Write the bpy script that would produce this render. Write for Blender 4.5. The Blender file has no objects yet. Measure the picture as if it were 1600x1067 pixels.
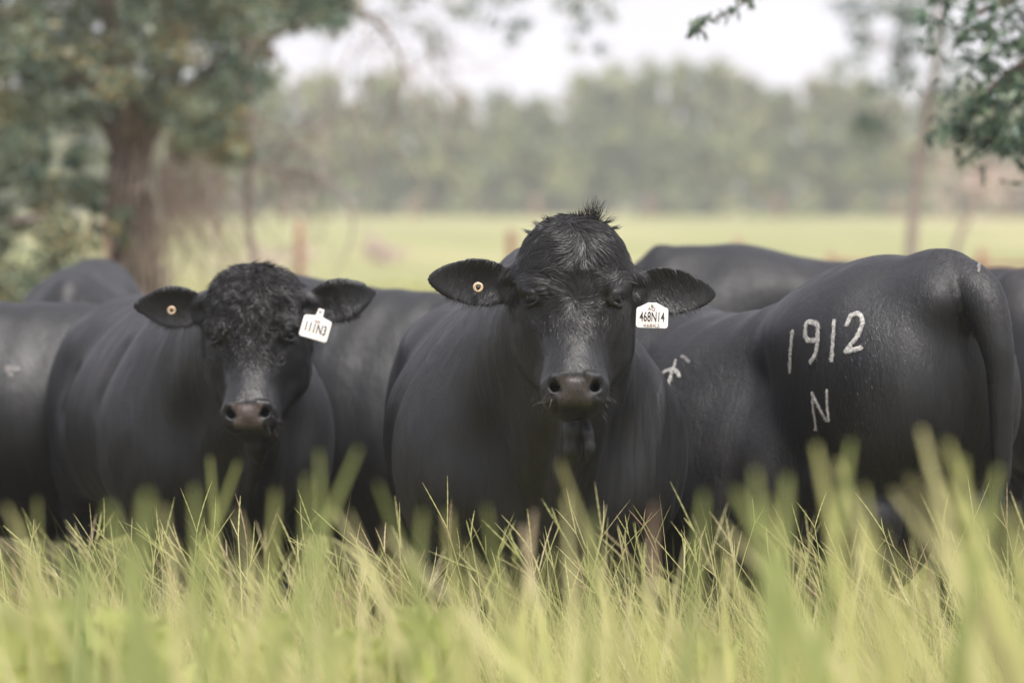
import bpy, math, random, os
import numpy as np
from mathutils import Vector, Matrix
from mathutils.bvhtree import BVHTree

random.seed(7)
RNG = np.random.default_rng(7)
R = math.radians
SC = bpy.context.scene
COL = SC.collection
DBG = ''

# ------------------------------------------------------------------ camera
CAM_H, FPX, CX, CY, HOR = 1.47, 6000.0, 800.0, 533.5, 303.0
PITCH = math.atan((CY - HOR) / FPX)
cam_data = bpy.data.cameras.new('camera')
cam = bpy.data.objects.new('camera', cam_data)
COL.objects.link(cam)
cam.location = (0, 0, CAM_H)
cam.rotation_euler = (R(90) - PITCH, 0, 0)
cam_data.sensor_width = 36.0
cam_data.lens = 135.0
cam_data.clip_start = 0.1
cam_data.clip_end = 5000.0
cam_data.dof.use_dof = True
cam_data.dof.focus_distance = 11.05
cam_data.dof.aperture_fstop = 2.1
SC.camera = cam

# ------------------------------------------------------------------ world / sun / exposure
SUN_EL, SUN_AZ = 62.0, 152.0          # azimuth the light comes from, degrees from +Y clockwise
world = bpy.data.worlds.new('World')
SC.world = world
world.use_nodes = True
wn, wl = world.node_tree.nodes, world.node_tree.links
wn.clear()
w_out = wn.new('ShaderNodeOutputWorld')
w_bg = wn.new('ShaderNodeBackground')
w_sky = wn.new('ShaderNodeTexSky')
w_sky.sky_type = 'NISHITA'
w_sky.sun_disc = False
w_sky.sun_elevation = R(SUN_EL)
w_sky.sun_rotation = R(SUN_AZ)
w_sky.air_density = 1.0
w_sky.dust_density = 3.0
w_tc = wn.new('ShaderNodeTexCoord')
w_map = wn.new('ShaderNodeMapping')
w_map.inputs['Scale'].default_value = (1.0, 1.0, 3.5)
w_noise = wn.new('ShaderNodeTexNoise')
w_noise.inputs['Scale'].default_value = 5.0
w_noise.inputs['Detail'].default_value = 5.0
w_ramp = wn.new('ShaderNodeValToRGB')
w_ramp.color_ramp.elements[0].position = 0.3
w_ramp.color_ramp.elements[0].color = (5.2, 5.1, 5.75, 1)
w_ramp.color_ramp.elements[1].position = 0.7
w_ramp.color_ramp.elements[1].color = (6.1, 6.0, 6.6, 1)
w_mix = wn.new('ShaderNodeMix')
w_mix.data_type = 'RGBA'
w_mix.inputs['Factor'].default_value = 0.9
wl.new(w_tc.outputs['Generated'], w_map.inputs['Vector'])
wl.new(w_map.outputs['Vector'], w_noise.inputs['Vector'])
wl.new(w_noise.outputs['Fac'], w_ramp.inputs['Fac'])
wl.new(w_sky.outputs['Color'], w_mix.inputs['A'])
wl.new(w_ramp.outputs['Color'], w_mix.inputs['B'])
wl.new(w_mix.outputs['Result'], w_bg.inputs['Color'])
w_bg.inputs['Strength'].default_value = 0.12
wl.new(w_bg.outputs['Background'], w_out.inputs['Surface'])

sun_data = bpy.data.lights.new('sun', 'SUN')
sun = bpy.data.objects.new('sun', sun_data)
COL.objects.link(sun)
sun_data.energy = 4.6
sun_data.angle = R(18)
sun_data.color = (1.0, 0.965, 0.91)
_az, _el = R(SUN_AZ), R(SUN_EL)
_sd = Vector((math.sin(_az) * math.cos(_el), math.cos(_az) * math.cos(_el), math.sin(_el)))
sun.rotation_euler = _sd.to_track_quat('Z', 'Y').to_euler()

SC.view_settings.view_transform = 'Standard'
SC.view_settings.look = 'None'
SC.view_settings.exposure = 0.55
SC.view_settings.gamma = 1.0
SC.view_settings.use_curve_mapping = False
SC.render.engine = 'CYCLES'
SC.cycles.use_denoising = True
SC.cycles.max_bounces = 8
SC.cycles.volume_bounces = 1
SC.cycles.transparent_max_bounces = 8


def P(x, y, d):
    """world point that the photograph shows at pixel x, y when it stands d metres away"""
    cp, sp = math.cos(PITCH), math.sin(PITCH)
    rx, ry = (x - CX) / FPX, (CY - y) / FPX
    v = Vector((rx, cp + ry * sp, -sp + ry * cp))
    return Vector((0, 0, CAM_H)) + v * (d / v.y)


# ------------------------------------------------------------------ helpers
def tag(o, label=None, cat=None, group=None, kind=None):
    if label: o['label'] = label
    if cat: o['category'] = cat
    if group: o['group'] = group
    if kind: o['kind'] = kind
    return o


def empty(name, loc, rz=0.0):
    o = bpy.data.objects.new(name, None)
    COL.objects.link(o)
    o.location = loc
    o.rotation_euler = (0, 0, rz)
    o.empty_display_size = 0.2
    return o


def mesh_obj(name, V, F, mat, parent=None, smooth=True, attrs=None):
    """V (n,3); F (m,4) or (m,3) int array or list of such arrays"""
    me = bpy.data.meshes.new(name)
    V = np.asarray(V, dtype=np.float32)
    Fs = F if isinstance(F, (list, tuple)) else [F]
    Fs = [np.asarray(f, dtype=np.int32) for f in Fs if len(f)]
    nl = sum(f.size for f in Fs)
    nf = sum(len(f) for f in Fs)
    me.vertices.add(len(V))
    me.vertices.foreach_set('co', V.ravel())
    me.loops.add(nl)
    me.loops.foreach_set('vertex_index', np.concatenate([f.ravel() for f in Fs]))
    me.polygons.add(nf)
    tot = np.concatenate([np.full(len(f), f.shape[1], np.int32) for f in Fs])
    st = np.zeros(nf, np.int32)
    st[1:] = np.cumsum(tot)[:-1]
    me.polygons.foreach_set('loop_start', st)
    me.polygons.foreach_set('loop_total', tot)
    if smooth:
        me.polygons.foreach_set('use_smooth', np.ones(nf, bool))
    me.update(calc_edges=True)
    if attrs:
        for k, a in attrs.items():
            at = me.attributes.new(k, 'FLOAT', 'POINT')
            at.data.foreach_set('value', np.asarray(a, np.float32))
    me.materials.append(mat)
    o = bpy.data.objects.new(name, me)
    COL.objects.link(o)
    if parent: o.parent = parent
    return o


def norm(a):
    return a / np.maximum(np.linalg.norm(a, axis=-1, keepdims=True), 1e-9)


def ribbons(Pts, W, side):
    """Pts (N,S,3) centre lines, W (N,S) half widths, side (N,3) or (N,S,3) -> V, F"""
    N, S, _ = Pts.shape
    if side.ndim == 2: side = side[:, None, :]
    off = side * W[..., None]
    V = np.stack([Pts - off, Pts + off], axis=2).reshape(-1, 3)
    base = (np.arange(N)[:, None] * S + np.arange(S - 1)[None, :]) * 2
    F = np.stack([base, base + 1, base + 3, base + 2], axis=-1).reshape(-1, 4)
    return V, F


def merge(parts):
    Vs, Fs, o = [], [], 0
    for V, F in parts:
        Vs.append(V); Fs.append(np.asarray(F) + o); o += len(V)
    return np.concatenate(Vs), np.concatenate(Fs)


def tube(pts, rads, n=8, jit=0.0, rng=RNG, cap=True):
    pts = np.asarray(pts, float); rads = np.asarray(rads, float)
    S = len(pts)
    t = np.gradient(pts, axis=0); t = norm(t)
    up = np.array([0.13, 0.97, 0.2]) if abs(t[0][2]) > 0.5 else np.array([0, 0, 1.0])
    ang = np.linspace(0, 2 * np.pi, n, endpoint=False)
    V = []
    for i in range(S):
        a = norm(np.cross(t[i], up)); b = np.cross(t[i], a)
        r = rads[i] * (1 + jit * rng.uniform(-1, 1, n))
        V.append(pts[i] + (np.cos(ang) * r)[:, None] * a + (np.sin(ang) * r)[:, None] * b)
    V = np.concatenate(V)
    F = []
    for i in range(S - 1):
        for j in range(n):
            k = (j + 1) % n
            F.append((i * n + j, i * n + k, (i + 1) * n + k, (i + 1) * n + j))
    return V, np.array(F)


def spline(pts, m):
    """Catmull-Rom through pts, m samples"""
    p = np.asarray(pts, float)
    p = np.vstack([2 * p[0] - p[1], p, 2 * p[-1] - p[-2]])
    out = []
    for t in np.linspace(0, len(p) - 3 - 1e-6, m):
        i = int(t); f = t - i
        a, b, c, d = p[i], p[i + 1], p[i + 2], p[i + 3]
        out.append(0.5 * ((2 * b) + (-a + c) * f + (2 * a - 5 * b + 4 * c - d) * f * f + (-a + 3 * b - 3 * c + d) * f ** 3))
    return np.array(out)


_lat = np.random.default_rng(3).uniform(-1, 1, (32, 32, 32)).astype(np.float32)
def vnoise(p):
    """smooth value noise, p (...,3)"""
    i = np.floor(p).astype(int); f = p - i
    f = f * f * (3 - 2 * f)
    i0, i1 = i & 31, (i + 1) & 31
    x0, y0, z0 = i0[..., 0], i0[..., 1], i0[..., 2]
    x1, y1, z1 = i1[..., 0], i1[..., 1], i1[..., 2]
    fx, fy, fz = f[..., 0], f[..., 1], f[..., 2]
    def L(a, b, t): return a + (b - a) * t
    return L(L(L(_lat[x0, y0, z0], _lat[x1, y0, z0], fx), L(_lat[x0, y1, z0], _lat[x1, y1, z0], fx), fy),
             L(L(_lat[x0, y0, z1], _lat[x1, y0, z1], fx), L(_lat[x0, y1, z1], _lat[x1, y1, z1], fx), fy), fz)


def sstep(x, a, b):
    t = np.clip((x - a) / (b - a), 0, 1)
    return t * t * (3 - 2 * t)


# ------------------------------------------------------------------ materials
def new_mat(name):
    m = bpy.data.materials.new(name)
    m.use_nodes = True
    nt = m.node_tree
    return m, nt, nt.nodes['Principled BSDF'], nt.nodes['Material Output']


def set_in(node, **kw):
    for k, v in kw.items():
        node.inputs[k.replace('_', ' ')].default_value = v


def ramp(nt, fac, cols):
    r = nt.nodes.new('ShaderNodeValToRGB')
    el = r.color_ramp.elements
    while len(el) < len(cols): el.new(0.5)
    for e, (p, c) in zip(el, cols):
        e.position = p; e.color = (*c, 1)
    nt.links.new(fac, r.inputs['Fac'])
    return r.outputs['Color']


def coat_material():
    m, nt, b, out = new_mat('black_coat')
    L = nt.links
    tc = nt.nodes.new('ShaderNodeTexCoord')
    def noise(scale_vec, scale, detail=3, rough=0.6):
        mp = nt.nodes.new('ShaderNodeMapping')
        mp.inputs['Scale'].default_value = scale_vec
        n = nt.nodes.new('ShaderNodeTexNoise')
        n.inputs['Scale'].default_value = scale
        n.inputs['Detail'].default_value = detail
        n.inputs['Roughness'].default_value = rough
        L.new(tc.outputs['Object'], mp.inputs['Vector'])
        L.new(mp.outputs['Vector'], n.inputs['Vector'])
        return n.outputs['Fac']
    hair = noise((1, 1, 0.10), 300, 3)
    hair2 = noise((1, 1, 0.16), 75, 4)
    big = noise((1, 1, 0.25), 8, 6)
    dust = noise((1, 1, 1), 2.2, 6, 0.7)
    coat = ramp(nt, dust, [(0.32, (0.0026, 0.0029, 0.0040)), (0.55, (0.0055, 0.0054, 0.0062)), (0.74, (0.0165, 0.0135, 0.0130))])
    # nose leather, inner ear
    an = nt.nodes.new('ShaderNodeAttribute'); an.attribute_name = 'nose'
    ap = nt.nodes.new('ShaderNodeAttribute'); ap.attribute_name = 'pale'
    pn = noise((1, 1, 1), 160, 2)
    nose_a = ramp(nt, pn, [(0.35, (0.034, 0.027, 0.026)), (0.65, (0.062, 0.051, 0.048))])
    nose_b = ramp(nt, pn, [(0.35, (0.09, 0.066, 0.062)), (0.65, (0.155, 0.12, 0.112))])
    mxn = nt.nodes.new('ShaderNodeMix'); mxn.data_type = 'RGBA'
    L.new(ap.outputs['Fac'], mxn.inputs['Factor']); L.new(nose_a, mxn.inputs['A']); L.new(nose_b, mxn.inputs['B'])
    mx = nt.nodes.new('ShaderNodeMix'); mx.data_type = 'RGBA'
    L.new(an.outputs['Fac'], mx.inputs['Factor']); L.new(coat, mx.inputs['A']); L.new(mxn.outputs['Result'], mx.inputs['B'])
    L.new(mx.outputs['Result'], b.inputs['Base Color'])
    rr = nt.nodes.new('ShaderNodeMapRange')
    L.new(big, rr.inputs['Value'])
    rr.inputs['From Min'].default_value = 0.3; rr.inputs['From Max'].default_value = 0.7
    rr.inputs['To Min'].default_value = 0.38; rr.inputs['To Max'].default_value = 0.66
    rm = nt.nodes.new('ShaderNodeMix'); rm.data_type = 'FLOAT'
    L.new(an.outputs['Fac'], rm.inputs['Factor']); L.new(rr.outputs['Result'], rm.inputs['A']); rm.inputs['B'].default_value = 0.40
    L.new(rm.outputs['Result'], b.inputs['Roughness'])
    set_in(b, Sheen_Weight=0.02, Sheen_Roughness=0.4)
    sm = nt.nodes.new('ShaderNodeMix'); sm.data_type = 'FLOAT'
    L.new(an.outputs['Fac'], sm.inputs['Factor']); sm.inputs['A'].default_value = 0.52; sm.inputs['B'].default_value = 0.55
    L.new(sm.outputs['Result'], b.inputs['Specular IOR Level'])
    b.inputs['Sheen Tint'].default_value = (0.75, 0.78, 0.9, 1)
    # fur relief
    def bump(h, dist, prev=None, strength=1.0):
        bp = nt.nodes.new('ShaderNodeBump')
        bp.inputs['Distance'].default_value = dist
        bp.inputs['Strength'].default_value = strength
        L.new(h, bp.inputs['Height'])
        if prev: L.new(prev, bp.inputs['Normal'])
        return bp.outputs['Normal']
    n1 = bump(big, 0.010)
    n2 = bump(hair2, 0.0024, n1)
    n3 = bump(hair, 0.0018, n2)
    L.new(n3, b.inputs['Normal'])
    return m


def simple_mat(name, col, rough=0.6, spec=0.5, noise_scale=None, col2=None, bump=0.0, stretch=(1, 1, 1), detail=4, transl=0.0, rnd=False, metal=0.0, coat=0.0):
    m, nt, b, out = new_mat(name)
    L = nt.links
    set_in(b, Roughness=rough, Specular_IOR_Level=spec, Metallic=metal, Coat_Weight=coat)
    b.inputs['Base Color'].default_value = (*col, 1)
    c = None
    if noise_scale:
        tc = nt.nodes.new('ShaderNodeTexCoord'); mp = nt.nodes.new('ShaderNodeMapping')
        mp.inputs['Scale'].default_value = stretch
        n = nt.nodes.new('ShaderNodeTexNoise')
        n.inputs['Scale'].default_value = noise_scale; n.inputs['Detail'].default_value = detail
        L.new(tc.outputs['Object'], mp.inputs['Vector']); L.new(mp.outputs['Vector'], n.inputs['Vector'])
        if col2:
            c = ramp(nt, n.outputs['Fac'], [(0.36, col), (0.64, col2)])
            L.new(c, b.inputs['Base Color'])
        if bump:
            bp = nt.nodes.new('ShaderNodeBump'); bp.inputs['Distance'].default_value = bump
            L.new(n.outputs['Fac'], bp.inputs['Height']); L.new(bp.outputs['Normal'], b.inputs['Normal'])
    return m


def blade_material(name, cols, transl=0.45, rough=0.5):
    """leaf or blade: colour picked by the 'rnd' attribute, light passes through it"""
    m, nt, b, out = new_mat(name)
    L = nt.links
    at = nt.nodes.new('ShaderNodeAttribute'); at.attribute_name = 'rnd'
    c = ramp(nt, at.outputs['Fac'], cols)
    L.new(c, b.inputs['Base Color'])
    set_in(b, Roughness=rough, Specular_IOR_Level=0.35)
    tr = nt.nodes.new('ShaderNodeBsdfTranslucent')
    L.new(c, tr.inputs['Color'])
    mx = nt.nodes.new('ShaderNodeMixShader'); mx.inputs['Fac'].default_value = transl
    L.new(b.outputs['BSDF'], mx.inputs[1]); L.new(tr.outputs['BSDF'], mx.inputs[2])
    L.new(mx.outputs['Shader'], out.inputs['Surface'])
    return m


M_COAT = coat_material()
M_HAIR = simple_mat('black_hair', (0.011, 0.0100, 0.0100), rough=0.46, spec=0.5)
M_WHISK = simple_mat('grey_whisker_hair', (0.030, 0.027, 0.025), rough=0.45)
M_EYE = simple_mat('dark_eye', (0.006, 0.005, 0.005), rough=0.10, spec=0.35)
M_HOOF = simple_mat('dark_hoof', (0.03, 0.027, 0.025), rough=0.5, noise_scale=40, col2=(0.05, 0.045, 0.04), bump=0.002)
M_BRAND = simple_mat('white_brand_hair', (0.30, 0.29, 0.275), rough=0.7, noise_scale=120, col2=(0.56, 0.54, 0.51), bump=0.002)
M_BRANDG = simple_mat('grey_brand_hair', (0.13, 0.12, 0.125), rough=0.7, noise_scale=120, col2=(0.24, 0.23, 0.22), bump=0.002)
M_TAG = simple_mat('white_tag_plastic', (0.80, 0.73, 0.66), rough=0.35, noise_scale=45, col2=(0.78, 0.76, 0.75), bump=0.0004)
M_INK = simple_mat('black_tag_ink', (0.035, 0.03, 0.03), rough=0.5)
M_INKF = simple_mat('faded_tag_ink', (0.30, 0.24, 0.21), rough=0.6)
M_BUTTON = simple_mat('tan_button_plastic', (0.42, 0.27, 0.15), rough=0.45, noise_scale=160, col2=(0.62, 0.50, 0.36), bump=0.0006)
M_BARK = simple_mat('grey_brown_bark', (0.11, 0.08, 0.067), rough=0.9, noise_scale=14, col2=(0.27, 0.205, 0.175), bump=0.02, stretch=(1, 1, 0.3))
M_TWIG = simple_mat('dead_twig_bark', (0.19, 0.145, 0.13), rough=0.85, noise_scale=20, col2=(0.34, 0.27, 0.245))
M_POST = simple_mat('red_brown_post_wood', (0.22, 0.11, 0.07), rough=0.8, noise_scale=10, col2=(0.33, 0.18, 0.12), bump=0.006, stretch=(1, 1, 0.15))
M_WIRE = simple_mat('grey_fence_wire', (0.22, 0.22, 0.22), rough=0.5, metal=0.6)


# ------------------------------------------------------------------ implicit surface modeller
class Frame:
    def __init__(self, o, Rm):
        self.o = np.array(o, np.float32); self.R = np.array(Rm, np.float32)   # columns are the frame's axes
    def to_local(self, p): return (np.asarray(p) - self.o) @ self.R
    def to_parent(self, p): return np.asarray(p) @ self.R.T + self.o


def rot_z(a): c, s = math.cos(a), math.sin(a); return np.array([[c, -s, 0], [s, c, 0], [0, 0, 1.0]])
def rot_x(a): c, s = math.cos(a), math.sin(a); return np.array([[1.0, 0, 0], [0, c, -s], [0, s, c]])
def rot_y(a): c, s = math.cos(a), math.sin(a); return np.array([[c, 0, s], [0, 1.0, 0], [-s, 0, c]])


def axis_grid(lo, hi, zones, coarse):
    """sample positions from lo to hi; zones = [(a, b, step)] fine spans"""
    xs = [lo]
    while xs[-1] < hi:
        x = xs[-1]; st = coarse
        for a, b, s in zones:
            d = max(a - x, x - b, 0.0)
            st = min(st, s + d * 0.22)
        xs.append(x + st)
    return np.array(xs, np.float32)


class Field:
    def __init__(self, ax):
        self.ax = ax
        self.F = np.full([len(a) for a in ax], 0.25, np.float32)

    def _sub(self, centre, rad):
        sl = []
        for a, c in zip(self.ax, range(3)):
            i0 = max(int(np.searchsorted(a, centre[c] - rad)) - 1, 0)
            i1 = min(int(np.searchsorted(a, centre[c] + rad)) + 1, len(a))
            sl.append(slice(i0, i1))
        return tuple(sl)

    def _pts(self, sl, fr):
        x = self.ax[0][sl[0]][:, None, None]; y = self.ax[1][sl[1]][None, :, None]; z = self.ax[2][sl[2]][None, None, :]
        x = x - fr.o[0]; y = y - fr.o[1]; z = z - fr.o[2]
        Rm = fr.R
        return [x * Rm[0, i] + y * Rm[1, i] + z * Rm[2, i] for i in range(3)]

    def _blend(self, sl, d, k, sub):
        f = self.F[sl]
        if sub:
            h = np.clip(0.5 - 0.5 * (f + d) / k, 0, 1)
            self.F[sl] = f + (-d - f) * h + k * h * (1 - h)
        else:
            h = np.clip(0.5 + 0.5 * (d - f) / k, 0, 1)
            self.F[sl] = d + (f - d) * h - k * h * (1 - h)

    def ell(self, fr, c, r, k=0.05, rot=None, sub=False, warp=None, slack=1.0):
        c = np.array(c, np.float32); r = np.array(r, np.float32)
        f2 = Frame(fr.to_parent(c), fr.R @ (rot if rot is not None else np.eye(3)))
        sl = self._sub(f2.o, float(r.max()) * 1.15 + k + 0.04)
        if any(s.stop - s.start < 2 for s in sl): return
        x, y, z = self._pts(sl, f2)
        if warp: x, y, z = warp(x, y, z)
        k0 = np.sqrt((x / r[0]) ** 2 + (y / r[1]) ** 2 + (z / r[2]) ** 2) + 1e-6
        k1 = np.sqrt((x / r[0] ** 2) ** 2 + (y / r[1] ** 2) ** 2 + (z / r[2] ** 2) ** 2) + 1e-6
        d = k0 * (k0 - 1) / k1 * slack
        self._blend(sl, np.minimum(d, 0.25), k, sub)

    def cap(self, fr, p0, p1, r0, r1, k=0.05, sc=(1, 1, 1), sub=False, fr1=None):
        a = fr.to_parent(np.array(p0, np.float32)); b = (fr1 or fr).to_parent(np.array(p1, np.float32))
        R0 = fr.R
        mid = (a + b) / 2
        f2 = Frame(mid, R0)
        sc = np.array(sc, np.float32)
        la = ((a - mid) @ R0) / sc; lb = ((b - mid) @ R0) / sc
        rad = float(np.linalg.norm(b - a)) / 2 + max(r0, r1) * float(sc.max()) + k + 0.04
        sl = self._sub(mid, rad)
        if any(s.stop - s.start < 2 for s in sl): return
        x, y, z = self._pts(sl, f2)
        x = x / sc[0]; y = y / sc[1]; z = z / sc[2]
        ba = lb - la; L2 = float(ba @ ba) + 1e-9
        t = np.clip(((x - la[0]) * ba[0] + (y - la[1]) * ba[1] + (z - la[2]) * ba[2]) / L2, 0, 1)
        d = np.sqrt((x - la[0] - t * ba[0]) ** 2 + (y - la[1] - t * ba[1]) ** 2 + (z - la[2] - t * ba[2]) ** 2) - (r0 + (r1 - r0) * t)
        self._blend(sl, np.minimum(d * float(sc.min()), 0.25), k, sub)

    def chain(self, fr, pts, rads, k=0.05, sc=(1, 1, 1), sub=False):
        for i in range(len(pts) - 1):
            self.cap(fr, pts[i], pts[i + 1], rads[i], rads[i + 1], k, sc, sub)

    def mesh(self, smooth=3):
        F = self.F
        S = F < 0
        n = np.zeros([s - 1 for s in F.shape], np.uint8)
        for i in (0, 1):
            for j in (0, 1):
                for l in (0, 1):
                    n += S[i:F.shape[0] - 1 + i, j:F.shape[1] - 1 + j, l:F.shape[2] - 1 + l]
        act = (n > 0) & (n < 8)
        ci, cj, cl = np.nonzero(act)
        idx = np.full(act.shape, -1, np.int32)
        idx[ci, cj, cl] = np.arange(len(ci))
        acc = np.zeros((len(ci), 3), np.float64); cnt = np.zeros(len(ci))
        X = self.ax
        edges = []
        for i in (0, 1):
            for j in (0, 1):
                edges += [((0, i, j), (1, i, j)), ((i, 0, j), (i, 1, j)), ((i, j, 0), (i, j, 1))]
        for (a, b) in edges:
            fa = F[ci + a[0], cj + a[1], cl + a[2]]; fb = F[ci + b[0], cj + b[1], cl + b[2]]
            m = (fa < 0) != (fb < 0)
            t = np.where(m, fa / np.where(m, fa - fb, 1), 0)
            pa = np.stack([X[0][ci + a[0]], X[1][cj + a[1]], X[2][cl + a[2]]], 1)
            pb = np.stack([X[0][ci + b[0]], X[1][cj + b[1]], X[2][cl + b[2]]], 1)
            acc += (pa + (pb - pa) * t[:, None]) * m[:, None]; cnt += m
        V = acc / np.maximum(cnt, 1)[:, None]
        quads = []
        for ax in range(3):
            sh = list(F.shape); sh[ax] -= 1
            a = [slice(None)] * 3; b = [slice(None)] * 3
            a[ax] = slice(0, -1); b[ax] = slice(1, None)
            sa, sb = S[tuple(a)], S[tuple(b)]
            ii = np.argwhere(sa != sb)
            o1, o2 = [(1, 2), (2, 0), (0, 1)][ax]
            ok = (ii[:, o1] > 0) & (ii[:, o2] > 0) & (ii[:, o1] < F.shape[o1] - 1) & (ii[:, o2] < F.shape[o2] - 1)
            ii = ii[ok]
            def cell(d1, d2):
                c = ii.copy(); c[:, o1] -= d1; c[:, o2] -= d2
                return idx[c[:, 0], c[:, 1], c[:, 2]]
            q = np.stack([cell(1, 1), cell(0, 1), cell(0, 0), cell(1, 0)], 1)
            flip = ~sa[ii[:, 0], ii[:, 1], ii[:, 2]]
            q[flip] = q[flip][:, ::-1]
            quads.append(q)
        Q = np.concatenate(quads)
        e0 = Q.ravel(); e1 = np.roll(Q, -1, axis=1).ravel()
        src = np.concatenate([e0, e1]); dst = np.concatenate([e1, e0])
        deg = np.bincount(src, minlength=len(V)).astype(float)
        for it in range(smooth):
            for lam in (0.5, -0.52):
                A = np.stack([np.bincount(src, weights=V[dst, c], minlength=len(V)) for c in range(3)], 1) / np.maximum(deg, 1)[:, None]
                V = V + lam * (A - V)
        return V, Q


def vnormals(V, Q):
    n = np.cross(V[Q[:, 2]] - V[Q[:, 0]], V[Q[:, 3]] - V[Q[:, 1]])
    out = np.zeros_like(V)
    for c in range(4):
        for a in range(3):
            out[:, a] += np.bincount(Q[:, c], weights=n[:, a], minlength=len(V))
    return norm(out)


# ------------------------------------------------------------------ bulls
def hair_strands(name, roots, dirs, nrm, length, width, mat, parent, curl=0.3, lift=0.25, segs=5, seed=0, droop=0.0, taper=True, attr=None):
    rng = np.random.default_rng(seed)
    N = len(roots)
    d = norm(dirs + nrm * lift)
    side0 = norm(np.cross(d, nrm) + 1e-6)
    Pt = np.zeros((N, segs + 1, 3)); Pt[:, 0] = roots
    ph = rng.uniform(0, 6.28, N); cur = d.copy()
    for s in range(segs):
        t = (s + 0.5) / segs
        bend = side0 * (curl * np.sin(ph + t * 4.2))[:, None] + nrm * (curl * 0.45 * np.cos(ph * 1.7 + t * 4))[:, None]
        cur = norm(d * (1) + bend - nrm * (lift * 1.1 * t) + np.array([0, 0, -droop * t]))
        Pt[:, s + 1] = Pt[:, s] + cur * (length / segs)[:, None]
    w = np.linspace(1, 0.12 if taper else 0.8, segs + 1)[None, :] * (width[:, None] if np.ndim(width) else width)
    sd = norm(np.cross(Pt[:, 1] - Pt[:, 0], nrm) + rng.normal(0, 0.35, (N, 3)) * np.linalg.norm(Pt[:, 1] - Pt[:, 0], axis=1, keepdims=True))
    V, F = ribbons(Pt, w, sd)
    return tag(mesh_obj(name, V, F, mat, parent), kind='stuff')


def sample_surface(V, Q, n, weight, seed=1):
    rng = np.random.default_rng(seed)
    c = V[Q].mean(1)
    area = np.linalg.norm(np.cross(V[Q[:, 2]] - V[Q[:, 0]], V[Q[:, 3]] - V[Q[:, 1]]), axis=1)
    w = area * weight(c)
    if w.sum() <= 0: return None
    f = rng.choice(len(Q), n, p=w / w.sum())
    a, b = rng.uniform(0, 1, (2, n, 1))
    q = V[Q[f]]
    p = (q[:, 0] * (1 - a) + q[:, 1] * a) * (1 - b) + (q[:, 3] * (1 - a) + q[:, 2] * a) * b
    nr = norm(np.cross(q[:, 2] - q[:, 0], q[:, 3] - q[:, 1]))
    return p, nr


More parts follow.
